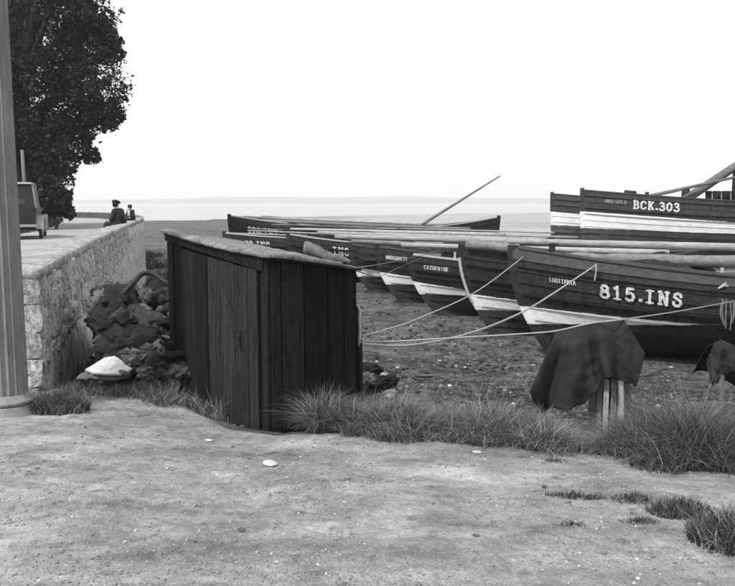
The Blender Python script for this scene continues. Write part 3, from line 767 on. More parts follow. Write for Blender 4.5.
# ------------------------------------------------------------------ spars, rolled sails, nets, ropes
def spar(label, a, b, r0, r1, m='spar', name='spar', cat='spar', group='masts and spars lying along the boats', lumpy=0, sag=0, n=10):
    a, b = Vector(a), Vector(b); k = 26 if lumpy else 10; pts, rad = [], []
    for i in range(k + 1):
        t = i / k; p = a.lerp(b, t); p.z -= sag * math.sin(math.pi * t)
        if lumpy: p += Vector((0, nz(t * 9, a.x), nz(t * 7, a.x, 4))) * lumpy * .4
        pts.append(p); rad.append((r0 + (r1 - r0) * t) * (1 + (lumpy * 2.2 * nz(t * 14, a.x * 3.1, 2) if lumpy else 0)))
    mb = MB(); mb.tube(pts, rad, 14 if lumpy else n, .05 if lumpy else 0)
    return tag(mb.build(name, M[m], None, True), label, cat, group)
spar('long pale mast lying along the boat with the worn pale stem', P(335, 236.5, 22.8), P(830, 250, 19.6), .065, .115)
spar('slimmer pale spar ending above the lettering of the 815.INS boat', P(402, 245, 21.5), P(669, 253, 17.9), .06, .075, 'spar')
spar('thick lumpy roll of sail along the deck of the 815.INS boat', P(560, 257.5, 17.4), P(800, 263.5, 17.0), .10, .15, 'sailroll', 'rolled_sail', 'sail', None, .09)
spar('pale roll of sail on the bow of the boat with worn stem', P(467, 244.5, 20.2), P(519, 249, 19.4), .11, .13, 'sailroll', 'rolled_sail', 'sail', None, .10)
spar('grey spar lying across the boat named CATHERINE', P(352, 241, 26.5), P(470, 247.5, 24.5), .07, .08, 'spar_grey')
spar('pale spar resting on the rails of the boat named MARGARETTA', P(318, 232.8, 33), P(520, 240, 27.5), .09, .10, 'spar')
spar('pale spar above the bulwarks of the boat behind the shed', P(291, 229.5, 37), P(505, 235, 32), .085, .095, 'spar')
spar('grey spar above the pale rail of the low boat behind the shed', P(236, 219.5, 46), P(470, 229.5, 37), .07, .09, 'spar_grey')
spar('pale spar along the deck of the 226.INS boat', P(244, 217.0, 46.5), P(440, 224.8, 44), .07, .1, 'spar')
spar('dark spar along the far rail of the 226.INS boat', P(262, 217.0, 47.5), P(478, 228, 46), .08, .08, 'spar_grey')
spar('thin bare mast raised at a slant above the masts behind the CATHERINE', P(418, 227, 39), P(500, 176, 39), .085, .035, 'spar_grey')
for i in range(11):
    x0 = random.uniform(245, 420); y0 = 219 + (x0 - 245) * .055 + random.uniform(0, 12); d0 = 46 - (y0 - 217) * .72; ln = random.uniform(90, 200)
    spar('thin grey pole among the masts lying across the far boats', P(x0, y0, d0), P(x0 + ln, y0 + ln * random.uniform(.02, .05), d0 - ln * .02), .03, .045, random.choice(('spar_grey', 'darkwood', 'spar')), 'pole', 'pole', 'thin poles among the masts', n=6)
def lump_heap(name, label, cat, c, sx, sy, sz, m, group=None, sub=4, amp=.35, seed=0):
    bm = bmesh.new(); bmesh.ops.create_icosphere(bm, subdivisions=sub, radius=1)
    for v in bm.verts:
        p = v.co.copy(); o = Vector((seed * 5.1, 2.3, seed)); k = 1 + amp * mn.noise(p * 1.6 + o) + amp * .6 * mn.noise(p * 4 + o) + amp * .35 * mn.noise(p * 9 + o)
        v.co = Vector((p.x * sx, p.y * sy, max(p.z, -.25) * sz)) * k
    me = bpy.data.meshes.new(name); bm.to_mesh(me); bm.free(); me.materials.append(m); me.polygons.foreach_set('use_smooth', [True] * len(me.polygons))
    o = bpy.data.objects.new(name, me); COL.objects.link(o); o.location = c
    return tag(o, label, cat, group)
def deck_pt(root, hl, x, y, drop=.4): return on_boat(root, (x, y, hl.sheer(x / hl.L) - drop))
for root, hl, x, y, s_, lab in ((Et, hE, 1.3, -.3, (.9, .55, .6), 'dark heap of net on the unnamed boat nearest the shed'), (Dt, hD, .95, 0, (.55, .4, .62), 'dark heap of net on the bow of the MARGARETTA'),
        (Dt, hD, 2.6, -.5, (.9, .55, .6), 'dark heap of net amidships on the MARGARETTA'), (Bt, hB, .75, .0, (.34, .25, .42), 'dark bundle of rope and net at the worn pale stem'),
        (Bt, hB, 2.0, -.2, (.8, .5, .55), 'dark heap of net below the sail roll beside the worn stem'), (A, hA, 3.3, .2, (1.0, .5, .5), 'dark heap of net on the deck of the 815.INS boat'),
        (Ct, hC, 1.6, .3, (.8, .5, .6), 'dark heap of net behind the pale rail of the CATHERINE'), (Ft, hF, 1.5, 0, (.8, .5, .6), 'dark heap of net on the boat behind the shed roof')):
    lump_heap('net_heap', lab, 'net', deck_pt(root, hl, x, y) + Vector((0, 0, .1)), *s_, M['net'], 'nets heaped on the boats', seed=x * 3 + y)

def rope(label, pts, r, m='rope', name='mooring_rope'):
    # smooth path through the points
    P_ = [Vector(p) for p in pts]; out_ = []
    for i in range(len(P_) - 1):
        p0, p1, p2, p3 = P_[max(i - 1, 0)], P_[i], P_[i + 1], P_[min(i + 2, len(P_) - 1)]
        for k in range(8):
            t = k / 8; out_.append(.5 * ((2 * p1) + (p2 - p0) * t + (2 * p0 - 5 * p1 + 4 * p2 - p3) * t * t + (3 * p1 - p0 - 3 * p2 + p3) * t ** 3))
    out_.append(P_[-1]); mb = MB(); mb.tube(out_, r, 7); return tag(mb.build(name, M[m], None, True), label, 'rope')
yA = on_boat(A, hA.pt(.13, 0)).y
rope('long rope from the 815.INS bow to the shed stake, the upper one', [P(527, 254, 17.3), P(479, 290, 13.9), P(422, 317, 10.7), P(385, 330, 9.0), P(359.5, 336, 7.98)], .0105)
rope('thick sagging rope from the rail of the 815.INS boat to the shed stake', [P(596, 265, 16.0), P(540, 302, 13.6), P(503, 321, 11.9), P(460, 336, 10.2), P(408, 345.5, 8.9), P(359.5, 344, 7.98)], .015)
rope('rope run from the 815.INS hull over the draped cloth', [P(735, 301, 14.9), P(680, 311, 11.4), P(626, 319, 8.28), P(590, 323.5, 8.25), P(555, 331, 8.25), P(520, 334, 8.2), P(460, 337.5, 8.1), P(400, 341, 8.0), P(360, 342, 7.96)], .009, 'rope')
rope('short frayed rope end hanging by the number on the 815.INS hull', [P(596, 264, 15.9), P(596, 272, 15.82), P(594.5, 281, 15.78)], .013, 'rope', 'rope_end')
rope('faint thin line slanting up behind the shed to the CATHERINE', [P(357, 268, 7.9), P(392, 262, 16), P(436, 252, 25.0)], .008, 'oldrope')
rope('faint thin line crossing low in front of the MARGARETTA', [P(357, 271, 7.9), P(380, 276, 16), P(398, 268, 22), P(424, 257, 25)], .008, 'oldrope')
# frayed net hanging on the hull where the rope meets it
for i in range(7):
    x = 722 + i * 2.6 + random.uniform(-1, 1); ln = random.uniform(14, 30)
    rope('frayed rope strand hanging on the 815.INS hull by the cloth-draped stake', [P(x, 301 + random.uniform(-2, 2), 15.0), P(x + random.uniform(-2, 2), 301 + ln * .5, 14.95), P(x + random.uniform(-3, 3), 301 + ln, 14.95)], .011, 'oldrope', 'rope_strand')['group'] = 'strands hanging on the hull'

# ------------------------------------------------------------------ cloth over the rope and the stave tub
def drape(name, label, top, hem, Ytop, bulge, back, m, nu=40, nv=26, folds=3.0, cat='cloth', seed=1.0, depth=None):
    vv, ff = [], []
    rows = []
    for j in range(-8, nv + 1):
        row = []
        for i in range(nu + 1):
            u = i / nu; tx = lerp_tab([(k, p[0]) for k, p in top], u); ty = lerp_tab([(k, p[1]) for k, p in top], u)
            hx = lerp_tab([(k, p[0]) for k, p in hem], u); hy = lerp_tab([(k, p[1]) for k, p in hem], u)
            if j >= 0:
                v = j / nv; e = v ** .9
                fold = .06 * v * math.sin(u * folds * 6.28 + 1.6 * v + seed) + .05 * (v + .1) * nz(u * 4, v * 2.0, seed) + .02 * nz(u * 9 + v * 1, v * 2.5, seed + 3) + .02 * nz(u * 14 - v * 4, v * 8, seed) + .045 * v * (1 - 2.4 * abs(nz(u * 5 - v * 1.5, v * 1.8 + 3, seed + 9)))
                fold *= min(1, v * 6); Y = Ytop - bulge * min(1, (v * 6)) ** .5 * (.6 + .4 * v) - fold
                if depth: Y += depth(u, v)
                row.append(P(tx + (hx - tx) * e + 2.0 * v * nz(v * 6, seed) , ty + (hy - ty) * e + (5.0 * nz(u * 9, seed) + 3.0 * nz(u * 23, seed)) * v, Y))
            else:
                v = -j / 8; p = P(tx, ty, Ytop); s_ = back
                row.append(p + Vector((.08 * (u - .5) * v, .06 + .35 * v ** .6 + .04 * v * math.sin(u * 15), -.015 - s_ * v)))
        rows.append(row)
    for r_ in rows: vv += r_
    W_ = nu + 1
    for j in range(len(rows) - 1):
        for i in range(nu): a = j * W_ + i; ff.append((a, a + W_, a + W_ + 1, a + 1))
    o = mesh_obj(name, vv, ff, m, None, True)
    sd = o.modifiers.new('solid', 'SOLIDIFY'); sd.thickness = .012; sd.offset = 0
    return tag(o, label, cat)
TOP = [(0, (556, 331)), (.5, (590, 324.5)), (1, (624, 320))]
HEM = [(0, (530, 392)), (.1, (541, 411)), (.25, (566, 409)), (.42, (584, 404)), (.54, (596, 391)), (.60, (604, 378)), (.72, (615, 378)), (.88, (636, 387)), (1, (645, 353))]
def dep(u, v):      # deep fold down the middle
    return .14 * v ** .7 * math.exp(-((u - .50 - .08 * v) / .03) ** 2) - .08 * v * math.exp(-((u - .66) / .10) ** 2) + .12 * v * math.exp(-((u - .13) / .03) ** 2) + .09 * v * math.exp(-((u - .84 + .1 * v) / .03) ** 2)
drape('draped_cloth', 'large dark sacking cloth draped over a rope above the stave tub', TOP, HEM, 8.27, .30, .55, M['sack'], depth=dep)
drape('draped_cloth', 'dark cloth bunched over a short stake in the grass under the 815.INS hull', [(0, (714, 344)), (.3, (721, 340)), (.6, (732, 345)), (1, (756, 360))], [(0, (706, 366)), (.15, (712, 387)), (.35, (722, 375)), (.6, (735, 372)), (1, (764, 385))], 8.6, .2, .4, M['sack'], folds=2.2, seed=4.2)
tub_c = P(609, 415, 8.26); tub_c.z = ground_h(tub_c.x, tub_c.y) - .08
def build_tub():
    root = thing('stave_tub', 'weathered upright tub of streaked wooden staves half hidden by the large cloth', 'tub', tub_c)
    n = 17
    for k in range(n):
        a0 = 2 * math.pi * (k + random.uniform(.04, .2)) / n; a1 = 2 * math.pi * (k + random.uniform(.8, .96)) / n; mb = MB(); jr = random.uniform(-.012, .012)
        H = .72 + random.uniform(-.04, .03); q = []
        for z, r in ((0, .19 + jr), (.35, .225 + jr), (H, .20 + jr)):
            q.append([(r * math.cos(a), r * math.sin(a), z) for a in (a0, (a0 + a1) / 2, a1)] + [((r - .03) * math.cos(a), (r - .03) * math.sin(a), z) for a in (a1, a0)])
        mb.loft(q); mb.build('stave', M['stave'], root)
    for z, r in ((.12, .212),):
        mb = MB(); rings = [[((r + dr) * math.cos(t), (r + dr) * math.sin(t), z + dz) for dr, dz in ((-.01, -.02), (.006, -.02), (.006, .02), (-.01, .02))] for t in [2 * math.pi * i / 32 for i in range(33)]]
        mb.loft(rings, False); mb.build('hoop', M['rubber'], root)
    mb = MB(); mb.loft([[(.17 * math.cos(t), .17 * math.sin(t), z) for t in [2 * math.pi * i / 20 for i in range(20)]] for z in (.02, .62)]); mb.build('tub_inside_shade', M['black'], root)  # black cylinder paints the shade inside the tub
build_tub()
s0 = P(722, 386, 8.75); s0.z = ground_h(s0.x, s0.y) - .1
mb = MB(); mb.tube([s0, s0 + Vector((0, 0, .45)), s0 + Vector((.005, 0, .92))], [.022, .02, .02], 7, .1)
tag(mb.build('pale_stake', M['palerail']), 'thin pale stake standing in grass under the bunched cloth', 'stake')

# ------------------------------------------------------------------ rubbish heap between wall and shed
def heap_z(x, y):       # height of the heap surface
    e_ = x + 2.45 + .19 * (y - 8.5); k = 1 - min(1, max(0, e_) / 1.15)
    return ground_h(x, y) + (1.08 + .75 * sstep(.1, -.2, x + .345 * y) * sstep(8.1, 10, y) * sstep(17, 12.5, y)) * sstep(-.16, .06, x + .345 * y) * sstep(0, .75, k) * (.35 * sstep(7.85, 8.25, y) + .65 * sstep(8.0, 9.4, y)) * (1 - .7 * sstep(9.9, 13.5, y))
hv, hf = [], []; nx_, ny_ = 40, 60
for j in range(ny_ + 1):
    for i in range(nx_ + 1):
        y = 7.75 + 6.4 * j / ny_; x = -2.45 - .19 * (y - 8.5) - 1.15 + 2.4 * i / nx_
        hv.append((x, y, heap_z(x, y) - .06 + .13 * nz(x * 3.5, y * 3.5, 2) + .07 * nz(x * 9, y * 9, 6)))
for j in range(ny_):
    for i in range(nx_): a = j * (nx_ + 1) + i; hf.append((a, a + 1, a + nx_ + 2, a + nx_ + 1))
tag(mesh_obj('rubbish_mound', hv, hf, M['net'], None, True), 'dark mound of refuse and earth between the sea wall and shed', 'mound', kind=None)
def crumple_mesh(seed):
    bm = bmesh.new(); bmesh.ops.create_icosphere(bm, subdivisions=4, radius=1); o = Vector((seed * 3.7, seed * 1.9, seed * 5.3))
    for v in bm.verts:
        p = v.co.copy(); q = p + Vector((mn.noise(p * 1.3 + o), mn.noise(p * 1.3 + o * 2), mn.noise(p * 1.3 + o * 3))) * .7
        qa = Vector((q.x * .7, q.y * 2.6, q.z * 1.2)); rdg = 1 - abs(mn.noise(qa * 1.3 + o)) * 2.2; rd2 = 1 - abs(mn.noise(qa * 2.6 + o)) * 2.2
        k = .55 + .36 * rdg + .14 * rd2 + .35 * mn.noise(p * .9 + o)
        v.co = Vector((p.x, p.y, p.z)) * k
    me = bpy.data.meshes.new('crumple'); bm.to_mesh(me); bm.free(); me.polygons.foreach_set('use_smooth', [True] * len(me.polygons)); return me
CR = [crumple_mesh(i + 1) for i in range(8)]; CRM = {}
def rag(c, sx, sy, seed, m, label, tilt=.0, amp=.16):
    i = random.randrange(8); key = (i, m.name)
    if key not in CRM: me = CR[i].copy(); me.materials.append(m); CRM[key] = me
    o = bpy.data.objects.new('canvas_rag', CRM[key]); COL.objects.link(o); o.location = c
    o.scale = (sx * .6, sy * .7, max(sx, sy) * random.uniform(.18, .4)); o.rotation_euler = (random.uniform(-.6, .6), random.uniform(-.6, .6), random.uniform(0, 6.28))
    return tag(o, label, 'rag', 'rags thrown on the rubbish heap')
for i in range(190):
    y = random.uniform(7.9, 8.6) if i % 4 == 0 else random.uniform(8.05, 10.6); x = random.uniform(-.335 * y, -2.45 - .19 * (y - 8.5) + .8)
    rag((x, y, heap_z(x, y) + random.uniform(-.02, .05)), random.uniform(.12, .38), random.uniform(.1, .24), i * 3.3, M['rag'], 'crumpled old canvas rag lying on the rubbish heap', random.uniform(-.1, .3), random.uniform(.08, .24))
for i in range(150):
    y = random.uniform(7.75, 8.5) if i % 3 == 0 else random.uniform(8.0, 13.6); x = max(-2.5 - .2 * (y - 8.5) + random.uniform(-.85, .85), -.34 * y if y < 11 else -99); s_ = random.uniform(.03, .1)
    tag(stone('rubble_stone', (x, y, heap_z(x, y) + s_ * .25), (s_, s_ * random.uniform(.7, 1.1), s_ * random.uniform(.6, .9)), M['stone'] if random.random() < .8 else M['wallstone']), 'rough stone lying in the rubbish heap by the sea wall', 'stone', 'stones in the rubbish heap')
for i, (px, py, Y, s_) in enumerate(((152, 247, 13.5, .3), (160, 262, 12.4, .32), (150, 236, 16, .25), (163, 274, 11.6, .26), (146, 255, 13, .2))):
    p = P(px, py, Y); p.z = heap_z(p.x, p.y) + .08
    tag(stone('boulder', p, (s_ * 1.3, s_ * .8, s_ * .7), M['wallstone']), 'pale boulder fallen at the sea wall foot behind the heap', 'boulder', 'boulders at the wall foot')
for i in range(16):
    y = random.uniform(8.15, 9.5); x = random.uniform(-.33 * y, -2.45 - .19 * (y - 8.5) + .6)
    rag((x, y, heap_z(x, y) + .03), random.uniform(.45, .7), random.uniform(.25, .4), i, M['net'] if i % 3 else M['rag'], 'larger dark net bundle slumped over the rubbish heap', 0, .1)['group'] = 'net bundles on the rubbish heap'
# curved hoop of old hose / tyre
def torus(name, c, R_, r_, a0, a1, rot, m, label, cat):
    mb = MB(); n = 26; E = Matrix.Rotation(rot[2], 3, 'Z') @ Matrix.Rotation(rot[0], 3, 'X')
    mb.tube([Vector(c) + E @ Vector((R_ * math.cos(a0 + (a1 - a0) * i / n) * (1 + .12 * math.sin(i * .6)), R_ * math.sin(a0 + (a1 - a0) * i / n) * (1 + .1 * math.cos(i * .45)), .05 * math.sin(i * .35))) for i in range(n + 1)], r_, 9)
    return tag(mb.build(name, m, None, True), label, cat)
c = P(150, 296, 8.95); torus('old_hose', c, .25, .028, -.2, math.pi + .3, (R(75), 0, R(15)), M['rubber'], 'curved black hose arching over the rubbish heap', 'hose')
# pale slab in front
c0 = P(107, 372.5, 7.66); sl = MB(); out2 = [(-.225, .03), (-.15, .12), (-.07, .19), (.03, .215), (.10, .17), (.16, .11), (.235, .05), (.17, -.005), (.02, -.02), (-.13, -.01)]
ti = R(38); E_ = lambda x, y, h: Vector((x, y * math.cos(ti) - h * math.sin(ti), y * math.sin(ti) + h * math.cos(ti) + .02 * nz(x * 9, y * 9)))
sl.loft([[E_(x, y, -.022) for x, y in out2], [E_(x, y, -.004) for x, y in out2], [E_(x * .96, .005 + y * .95, .004) for x, y in out2], [E_(x * .5, .05 + y * .45, .012) for x, y in out2]])
tag(sl.build('pale_slab', M['palestone'], None, False, c0), 'large flat white slab in front of the rubbish heap', 'stone')
for i in range(14):
    px = random.uniform(84, 150); py = random.uniform(368, 380); p = P(px, py, random.uniform(7.72, 7.95)); s_ = random.uniform(.04, .09)
    tag(stone('rubble_stone', p, (s_ * 1.2, s_, s_ * .7), M['stone']), 'dark stone packed under the edge of the white slab', 'stone', 'stones under the white slab')
p = P(108, 376, 7.8); tag(stone('flat_stone', p, (.19, .10, .07), M['stone'], rot=(0, 0, .1)), 'grey stone propping up the large flat white slab', 'stone')
for px, py, s_ in ((146, 381, .06), (138, 376, .05), (120, 386, .03), (155, 384, .045)):
    p = G(px, py); p.z = ground_h(p.x, p.y) + .03
    tag(stone('pale_stone', p, (s_, s_ * .7, s_ * .9), M['palestone']), 'small white stone beside the large flat white slab', 'stone', 'small white stones before the heap')
# rubble by the shed's seaward corner
for i in range(26):
    px = random.uniform(360, 393); py = random.uniform(372, 402); p = G(px, py); s_ = random.uniform(.05, .12)
    p.z = ground_h(p.x, p.y) + s_ * .5 + (.15 if px < 380 and i < 12 else 0)
    tag(stone('rubble_stone', p, (s_, s_ * .8, s_ * .8), M['stone'] if i % 4 else M['wallstone']), 'rough stone in the small pile beside the shed corner', 'stone', 'stones piled by the shed corner')
for i, (px, py) in enumerate(((370, 376), (382, 390), (364, 390))):
    p = G(px, py + 6); p.z = ground_h(p.x, p.y) + .16
    r_ = rag(p, .4, .3, 40 + i * 2.7, M['net'] if i < 2 else M['rag'], 'dark rag on the stone pile beside the shed corner', .2, .25); r_['group'] = 'rags by the shed corner'

# ------------------------------------------------------------------ scattered stones (stuff)
def scatter(name, pts, sizes, m, tone):
    bm = bmesh.new(); bmesh.ops.create_icosphere(bm, subdivisions=1, radius=1); bv = np.array([v.co[:] for v in bm.verts]); bf = np.array([[v.index for v in f.verts] for f in bm.faces]); bm.free()
    n = len(pts); nv = len(bv)
    V = np.repeat(bv[None], n, 0) * (1 + rng.uniform(-.28, .28, (n, nv, 1)))
    sc = np.stack([sizes * rng.uniform(.8, 1.4, n), sizes * rng.uniform(.7, 1.1, n), sizes * rng.uniform(.4, .75, n)], 1); V *= sc[:, None]
    a = rng.uniform(0, 6.28, n); c, s = np.cos(a)[:, None], np.sin(a)[:, None]
    X = V[..., 0] * c - V[..., 1] * s; Y = V[..., 0] * s + V[..., 1] * c
    V = np.stack([X, Y, V[..., 2]], 2) + np.array(pts)[:, None]
    Fc = (bf[None] + (np.arange(n) * nv)[:, None, None]).reshape(-1, 3)
    o = mesh_obj(name, V.reshape(-1, 3).tolist(), Fc.tolist(), m, None, True)
    at = o.data.attributes.new('tone', 'FLOAT', 'POINT'); at.data.foreach_set('value', np.repeat(tone, nv).astype(np.float32))
    return tag(o, kind='stuff')
pts, sz = [], []
while len(pts) < 9000:
    y = 7.2 * math.exp(random.random() * 1.55); x = random.uniform(-.6, 1.0) * y * .55
    d = y - edge(x)
    if d < .6 or x < wall_x(y) + 1.2: continue
    if nz(x * .9, y * .9, 4) + random.uniform(-.5, .5) < -.05: continue
    s_ = random.choice((.01, .013, .018, .022, .034)) * random.uniform(.7, 1.5)
    pts.append((x, y, ground_h(x, y) + s_ * .2)); sz.append(s_)
tag(scatter('beach_stones', pts, np.array(sz), M['pebble'], np.where(rng.random(len(pts)) < .06, rng.uniform(1.4, 2.8, len(pts)), rng.uniform(.1, .9, len(pts)))), 'loose stones scattered over the dark beach below the boats')
pts, sz = [], []
while len(pts) < 4500:
    y = 7.4 * math.exp(random.random() * 1.6); x = random.uniform(-.6, 1.0) * y * .55
    if y - edge(x) < .8 or x < wall_x(y) + 1.2 or nz(x * .7, y * .7, 14) + random.uniform(-.25, .25) < .1: continue
    s_ = random.uniform(.02, .06); pts.append((x, y, ground_h(x, y) + s_ * .1)); sz.append(s_)
tag(scatter('beach_seaweed', pts, np.array(sz), M['pebble'], rng.uniform(.06, .3, len(pts))), 'dark seaweed litter lying in patches on the beach')
pts, sz = [], []
while len(pts) < 9000:
    y = 2.6 + 5.5 * random.random() ** 1.3; x = random.uniform(-.55, .55) * y
    if y > edge(x) - .1 or (nz(x * 1.3, y * 1.3, 8) + random.uniform(-.5, .5) < 0): continue
    s_ = random.choice((.003, .004, .005, .006, .009)) * random.uniform(.7, 1.4)
    pts.append((x, y, ground_h(x, y) + s_ * .15)); sz.append(s_)
tag(scatter('dirt_pebbles', pts, np.array(sz), M['pebble'], np.where(rng.random(len(pts)) < .12, rng.uniform(1.9, 2.9, len(pts)), rng.uniform(.8, 1.5, len(pts)))), 'fine grit and pebbles strewn over the bare dirt')
for px, py, s_, lab in ((270, 465, .055, 'pale flat stone lying alone on the bare dirt'), (477, 453, .03, 'white pebble at the foot of the long grass'), (209, 442, .03, 'small pale stone on the dirt near the shed')):
    p = G(px, py); p.z = ground_h(p.x, p.y) + s_ * .25
    tag(stone('pale_stone', p, (s_ * 1.3, s_ * .8, s_ * .55), M['palestone']), lab, 'stone')
for i in range(16):
    px = random.uniform(10, 725); py = random.uniform(440, 580); p = G(px, py); s_ = random.uniform(.01, .022)
    p.z = ground_h(p.x, p.y) + s_ * .1
    if p.y < edge(p.x) - .3: tag(stone('earth_clod', p, (s_ * 1.4, s_, s_ * .5), M['stone']), 'small dark clod of earth on the bare dirt', 'clod', 'clods on the dirt')
p = G(430, 376); p.z = ground_h(p.x, p.y) + .04
tag(stone('driftwood', p, (.28, .06, .05), M['stone'], rot=(0, 0, .05)), 'flat grey piece of driftwood on the beach beyond the grass', 'driftwood')

# ------------------------------------------------------------------ grass
def blades(name, roots, heights, lean, m, tone, width=.006, seg=3, flop=1.0):
    n = len(roots); roots = np.array(roots); a = rng.uniform(0, 6.28, n); ld = rng.uniform(0, 6.28, n)
    V = []; W = np.array(width) * rng.uniform(.7, 1.4, n)
    dirx, diry = np.cos(a), np.sin(a); lx, ly = np.cos(ld), np.sin(ld)
    bend = rng.uniform(.15, 1.0, n) * lean * flop
    for k in range(seg + 1):
        t = k / seg; w_ = W * (1 - t) ** .7 if k < seg else W * .08
        cx = roots[:, 0] + lx * heights * bend * t ** 1.8; cy = roots[:, 1] + ly * heights * bend * t ** 1.8
        cz = roots[:, 2] + heights * (t - .45 * np.minimum(bend, 1.5) * t ** 2.2)
        for s in (-1, 1): V.append(np.stack([cx + s * dirx * w_, cy + s * diry * w_, cz], 1))
    V = np.stack(V, 1); nv = 2 * (seg + 1); base = (np.arange(n) * nv)[:, None]
    Fs = np.concatenate([base + np.array([2 * k, 2 * k + 1, 2 * k + 3, 2 * k + 2]) for k in range(seg)], 0)
    o = mesh_obj(name, V.reshape(-1, 3).tolist(), Fs.tolist(), m, None, False)
    tt = np.repeat(np.asarray(tone)[:, None], nv, 1)
    at = o.data.attributes.new('tone', 'FLOAT', 'POINT'); at.data.foreach_set('value', tt.reshape(-1).astype(np.float32)); return o
def verge():
    roots, hs, tn = [], [], []
    while len(roots) < 72000:
        x = random.uniform(-.75, 4.6); e = edge(x); c = nz(x * 1.3, 2.0); 
        d = random.gauss(.42, .40)
        if x < -.2 and d < .15: d = random.uniform(.1, .6)
        if d < -.2 - .3 * nz(x * 2.2, 5) - .12 * nz(x * 7, 3) or d > 1.5: continue
        y = e + d
        cl = nz(x * 2.3, y * 2.3, 1)
        if cl + random.uniform(-.45, .45) < -.45: continue
        gap = math.exp(-((x - 1.75) / .22) ** 2)              # thin place left of the right-hand clump
        if random.random() < gap * .75 and d < .5: continue
        if x < -.48 and y < 7.0 + .95 * (x + .83) + .02: continue
        roots.append((x, y, ground_h(x, y) - .02))
        hh = (.19 + .15 * max(0, cl + .35)) * (1 + .55 * sstep(1.6, 2.4, x)) * random.uniform(.5, 1.7)
        if d < 0: hh *= .55
        uu = x / y; hh *= 1 - .55 * math.exp(-((uu - .29) / .05) ** 2)
        hs.append(hh)
        dry = random.random() < .26 + .25 * nz(x * 1.1, y * .9, 9) + .3 * sstep(.35, .9, d)
        rk = 1 - .35 * sstep(1.6, 2.2, x); tn.append((random.uniform(1.1, 2.3) if dry else random.uniform(.2, .75)) * rk)
    r2, h2, t2 = [], [], []
    for _ in range(5200):
        i = random.randrange(len(roots))
        if roots[i][0] < .15: continue
        r2.append(roots[i]); h2.append(min(.42, hs[i] * random.uniform(.8, 1.3))); t2.append(random.uniform(1.2, 2.6))
    tag(blades('dry_grass', r2, np.array(h2), 1.5, M['grass'], t2, .003, 5), 'pale dry stalks tangled in the long rough grass', kind='stuff')
    r3 = [roots[random.randrange(len(roots))] for _ in range(1500)]
    tag(blades('verge_weeds', r3, rng.uniform(.05, .2, len(r3)), 1.6, M['grass'], rng.uniform(.2, 1.0, len(r3)), .013, 4), 'broad leafed weeds mixed in the long rough grass', kind='stuff')
    o = blades('verge_grass', roots, np.array(hs), 1.35, M['grass'], tn, .0032)
    tag(o, 'long rough grass along the edge of the dirt above the beach', kind='stuff')
verge()
def tuft(px, py, rx, ry, n, h, label, dark=.7, group=None, name='grass_tuft'):
    c = G(px, py); roots, hs, tn = [], [], []
    for _ in range(n):
        a = random.uniform(0, 6.28); r = random.random() ** .6; x = rx * r * math.cos(a); y = ry * r * math.sin(a)
        roots.append((x, y, ground_h(c.x + x, c.y + y) - ground_h(c.x, c.y) - .01)); hs.append(h * random.uniform(.4, 1.2) * (1 - .45 * r)); tn.append(random.uniform(.3, 1.1) * dark if random.random() < .8 else random.uniform(1.0, 2.0))
    o = blades(name, roots, np.array(hs), .9, M['grass'], tn, .0038); o.location = (c.x, c.y, ground_h(c.x, c.y)); return tag(o, label, 'grass', group)
tuft(58, 412, .27, .2, 2000, .28, 'bushy grass tuft at the foot of the sea wall end', .7)
tuft(575, 497, .19, .06, 520, .06, 'low flat patch of grass alone on the dirt, the broadest one', .5)
tuft(572, 525, .08, .05, 140, .05, 'tiny round grass patch on the dirt below the broad flat patch', .5)
tuft(634, 501, .14, .09, 380, .08, 'small grass tuft between the flat patch and the dark tufts', .6)
tuft(680, 513, .19, .14, 1000, .13, 'dark grass tuft beside the corner tuft', .55)
tuft(640, 522, .12, .06, 320, .05, 'thin low grass patch beside the dark tuft', .6)
tuft(738, 543, .26, .22, 2200, .24, 'large dark grass tuft at the corner of the dirt', .5)
tuft(555, 462, .1, .06, 160, .06, 'small sprig of grass at the verge edge under the cloth', .6)
def strip(name, pxs, n, h, label, dark=.9, spread=.14):
    roots, hs, tn = [], [], []
    for _ in range(n):
        k = random.random() * (len(pxs) - 1); i = int(k); f = k - i
        p = G(pxs[i][0] + (pxs[i + 1][0] - pxs[i][0]) * f, pxs[i][1] + (pxs[i + 1][1] - pxs[i][1]) * f)
        x = p.x + random.gauss(0, .05); y = p.y + random.gauss(0, spread)
        if nz(x * 5, y * 5, 3) + random.uniform(-.4, .4) < -.1: continue
        roots.append((x, y, ground_h(x, y) - .02)); hs.append(h * random.uniform(.35, 1.3)); tn.append(random.uniform(.35, 1.0) * dark if random.random() < .7 else random.uniform(1.1, 2.1))
    tag(blades(name, roots, np.array(hs), .95, M['grass'], tn, .004), label, kind='stuff')
strip('shed_grass', [(95, 388), (140, 392), (178, 402), (215, 415), (262, 428)], 3200, .19, 'straggling grass along the foot of the shed door face', .9)
strip('heap_grass', [(66, 394), (100, 393), (135, 396), (172, 406)], 3400, .15, 'low weedy grass at the foot of the rubbish heap', .9, .1)
strip('shed_grass', [(200, 415), (255, 428)], 260, .3, 'taller grass stalks before the shed door', 1.3, .06)
strip('shed_grass', [(318, 428), (340, 421), (362, 412), (384, 410)], 1100, .30, 'long grass at the shed side wall', 1.0, .1)
roots, hs, tn = [], [], []
while len(roots) < 22000:
    y = 7.6 * math.exp(random.random() * 1.5); x = random.uniform(-.25, 1.0) * y * .5
    if y - edge(x) < 1.0 or nz(x * .8, y * .8, 21) + .6 * nz(x * 2.4, y * 2.4, 5) + random.uniform(-.2, .2) < .12: continue
    roots.append((x, y, ground_h(x, y) - .01)); hs.append(random.uniform(.02, .08)); tn.append(random.uniform(.15, .6) if random.random() < .85 else random.uniform(1, 1.8))
tag(blades('beach_turf', roots, np.array(hs), 1.3, M['grass'], tn, .006), 'low dark weed and turf in patches on the beach', kind='stuff')
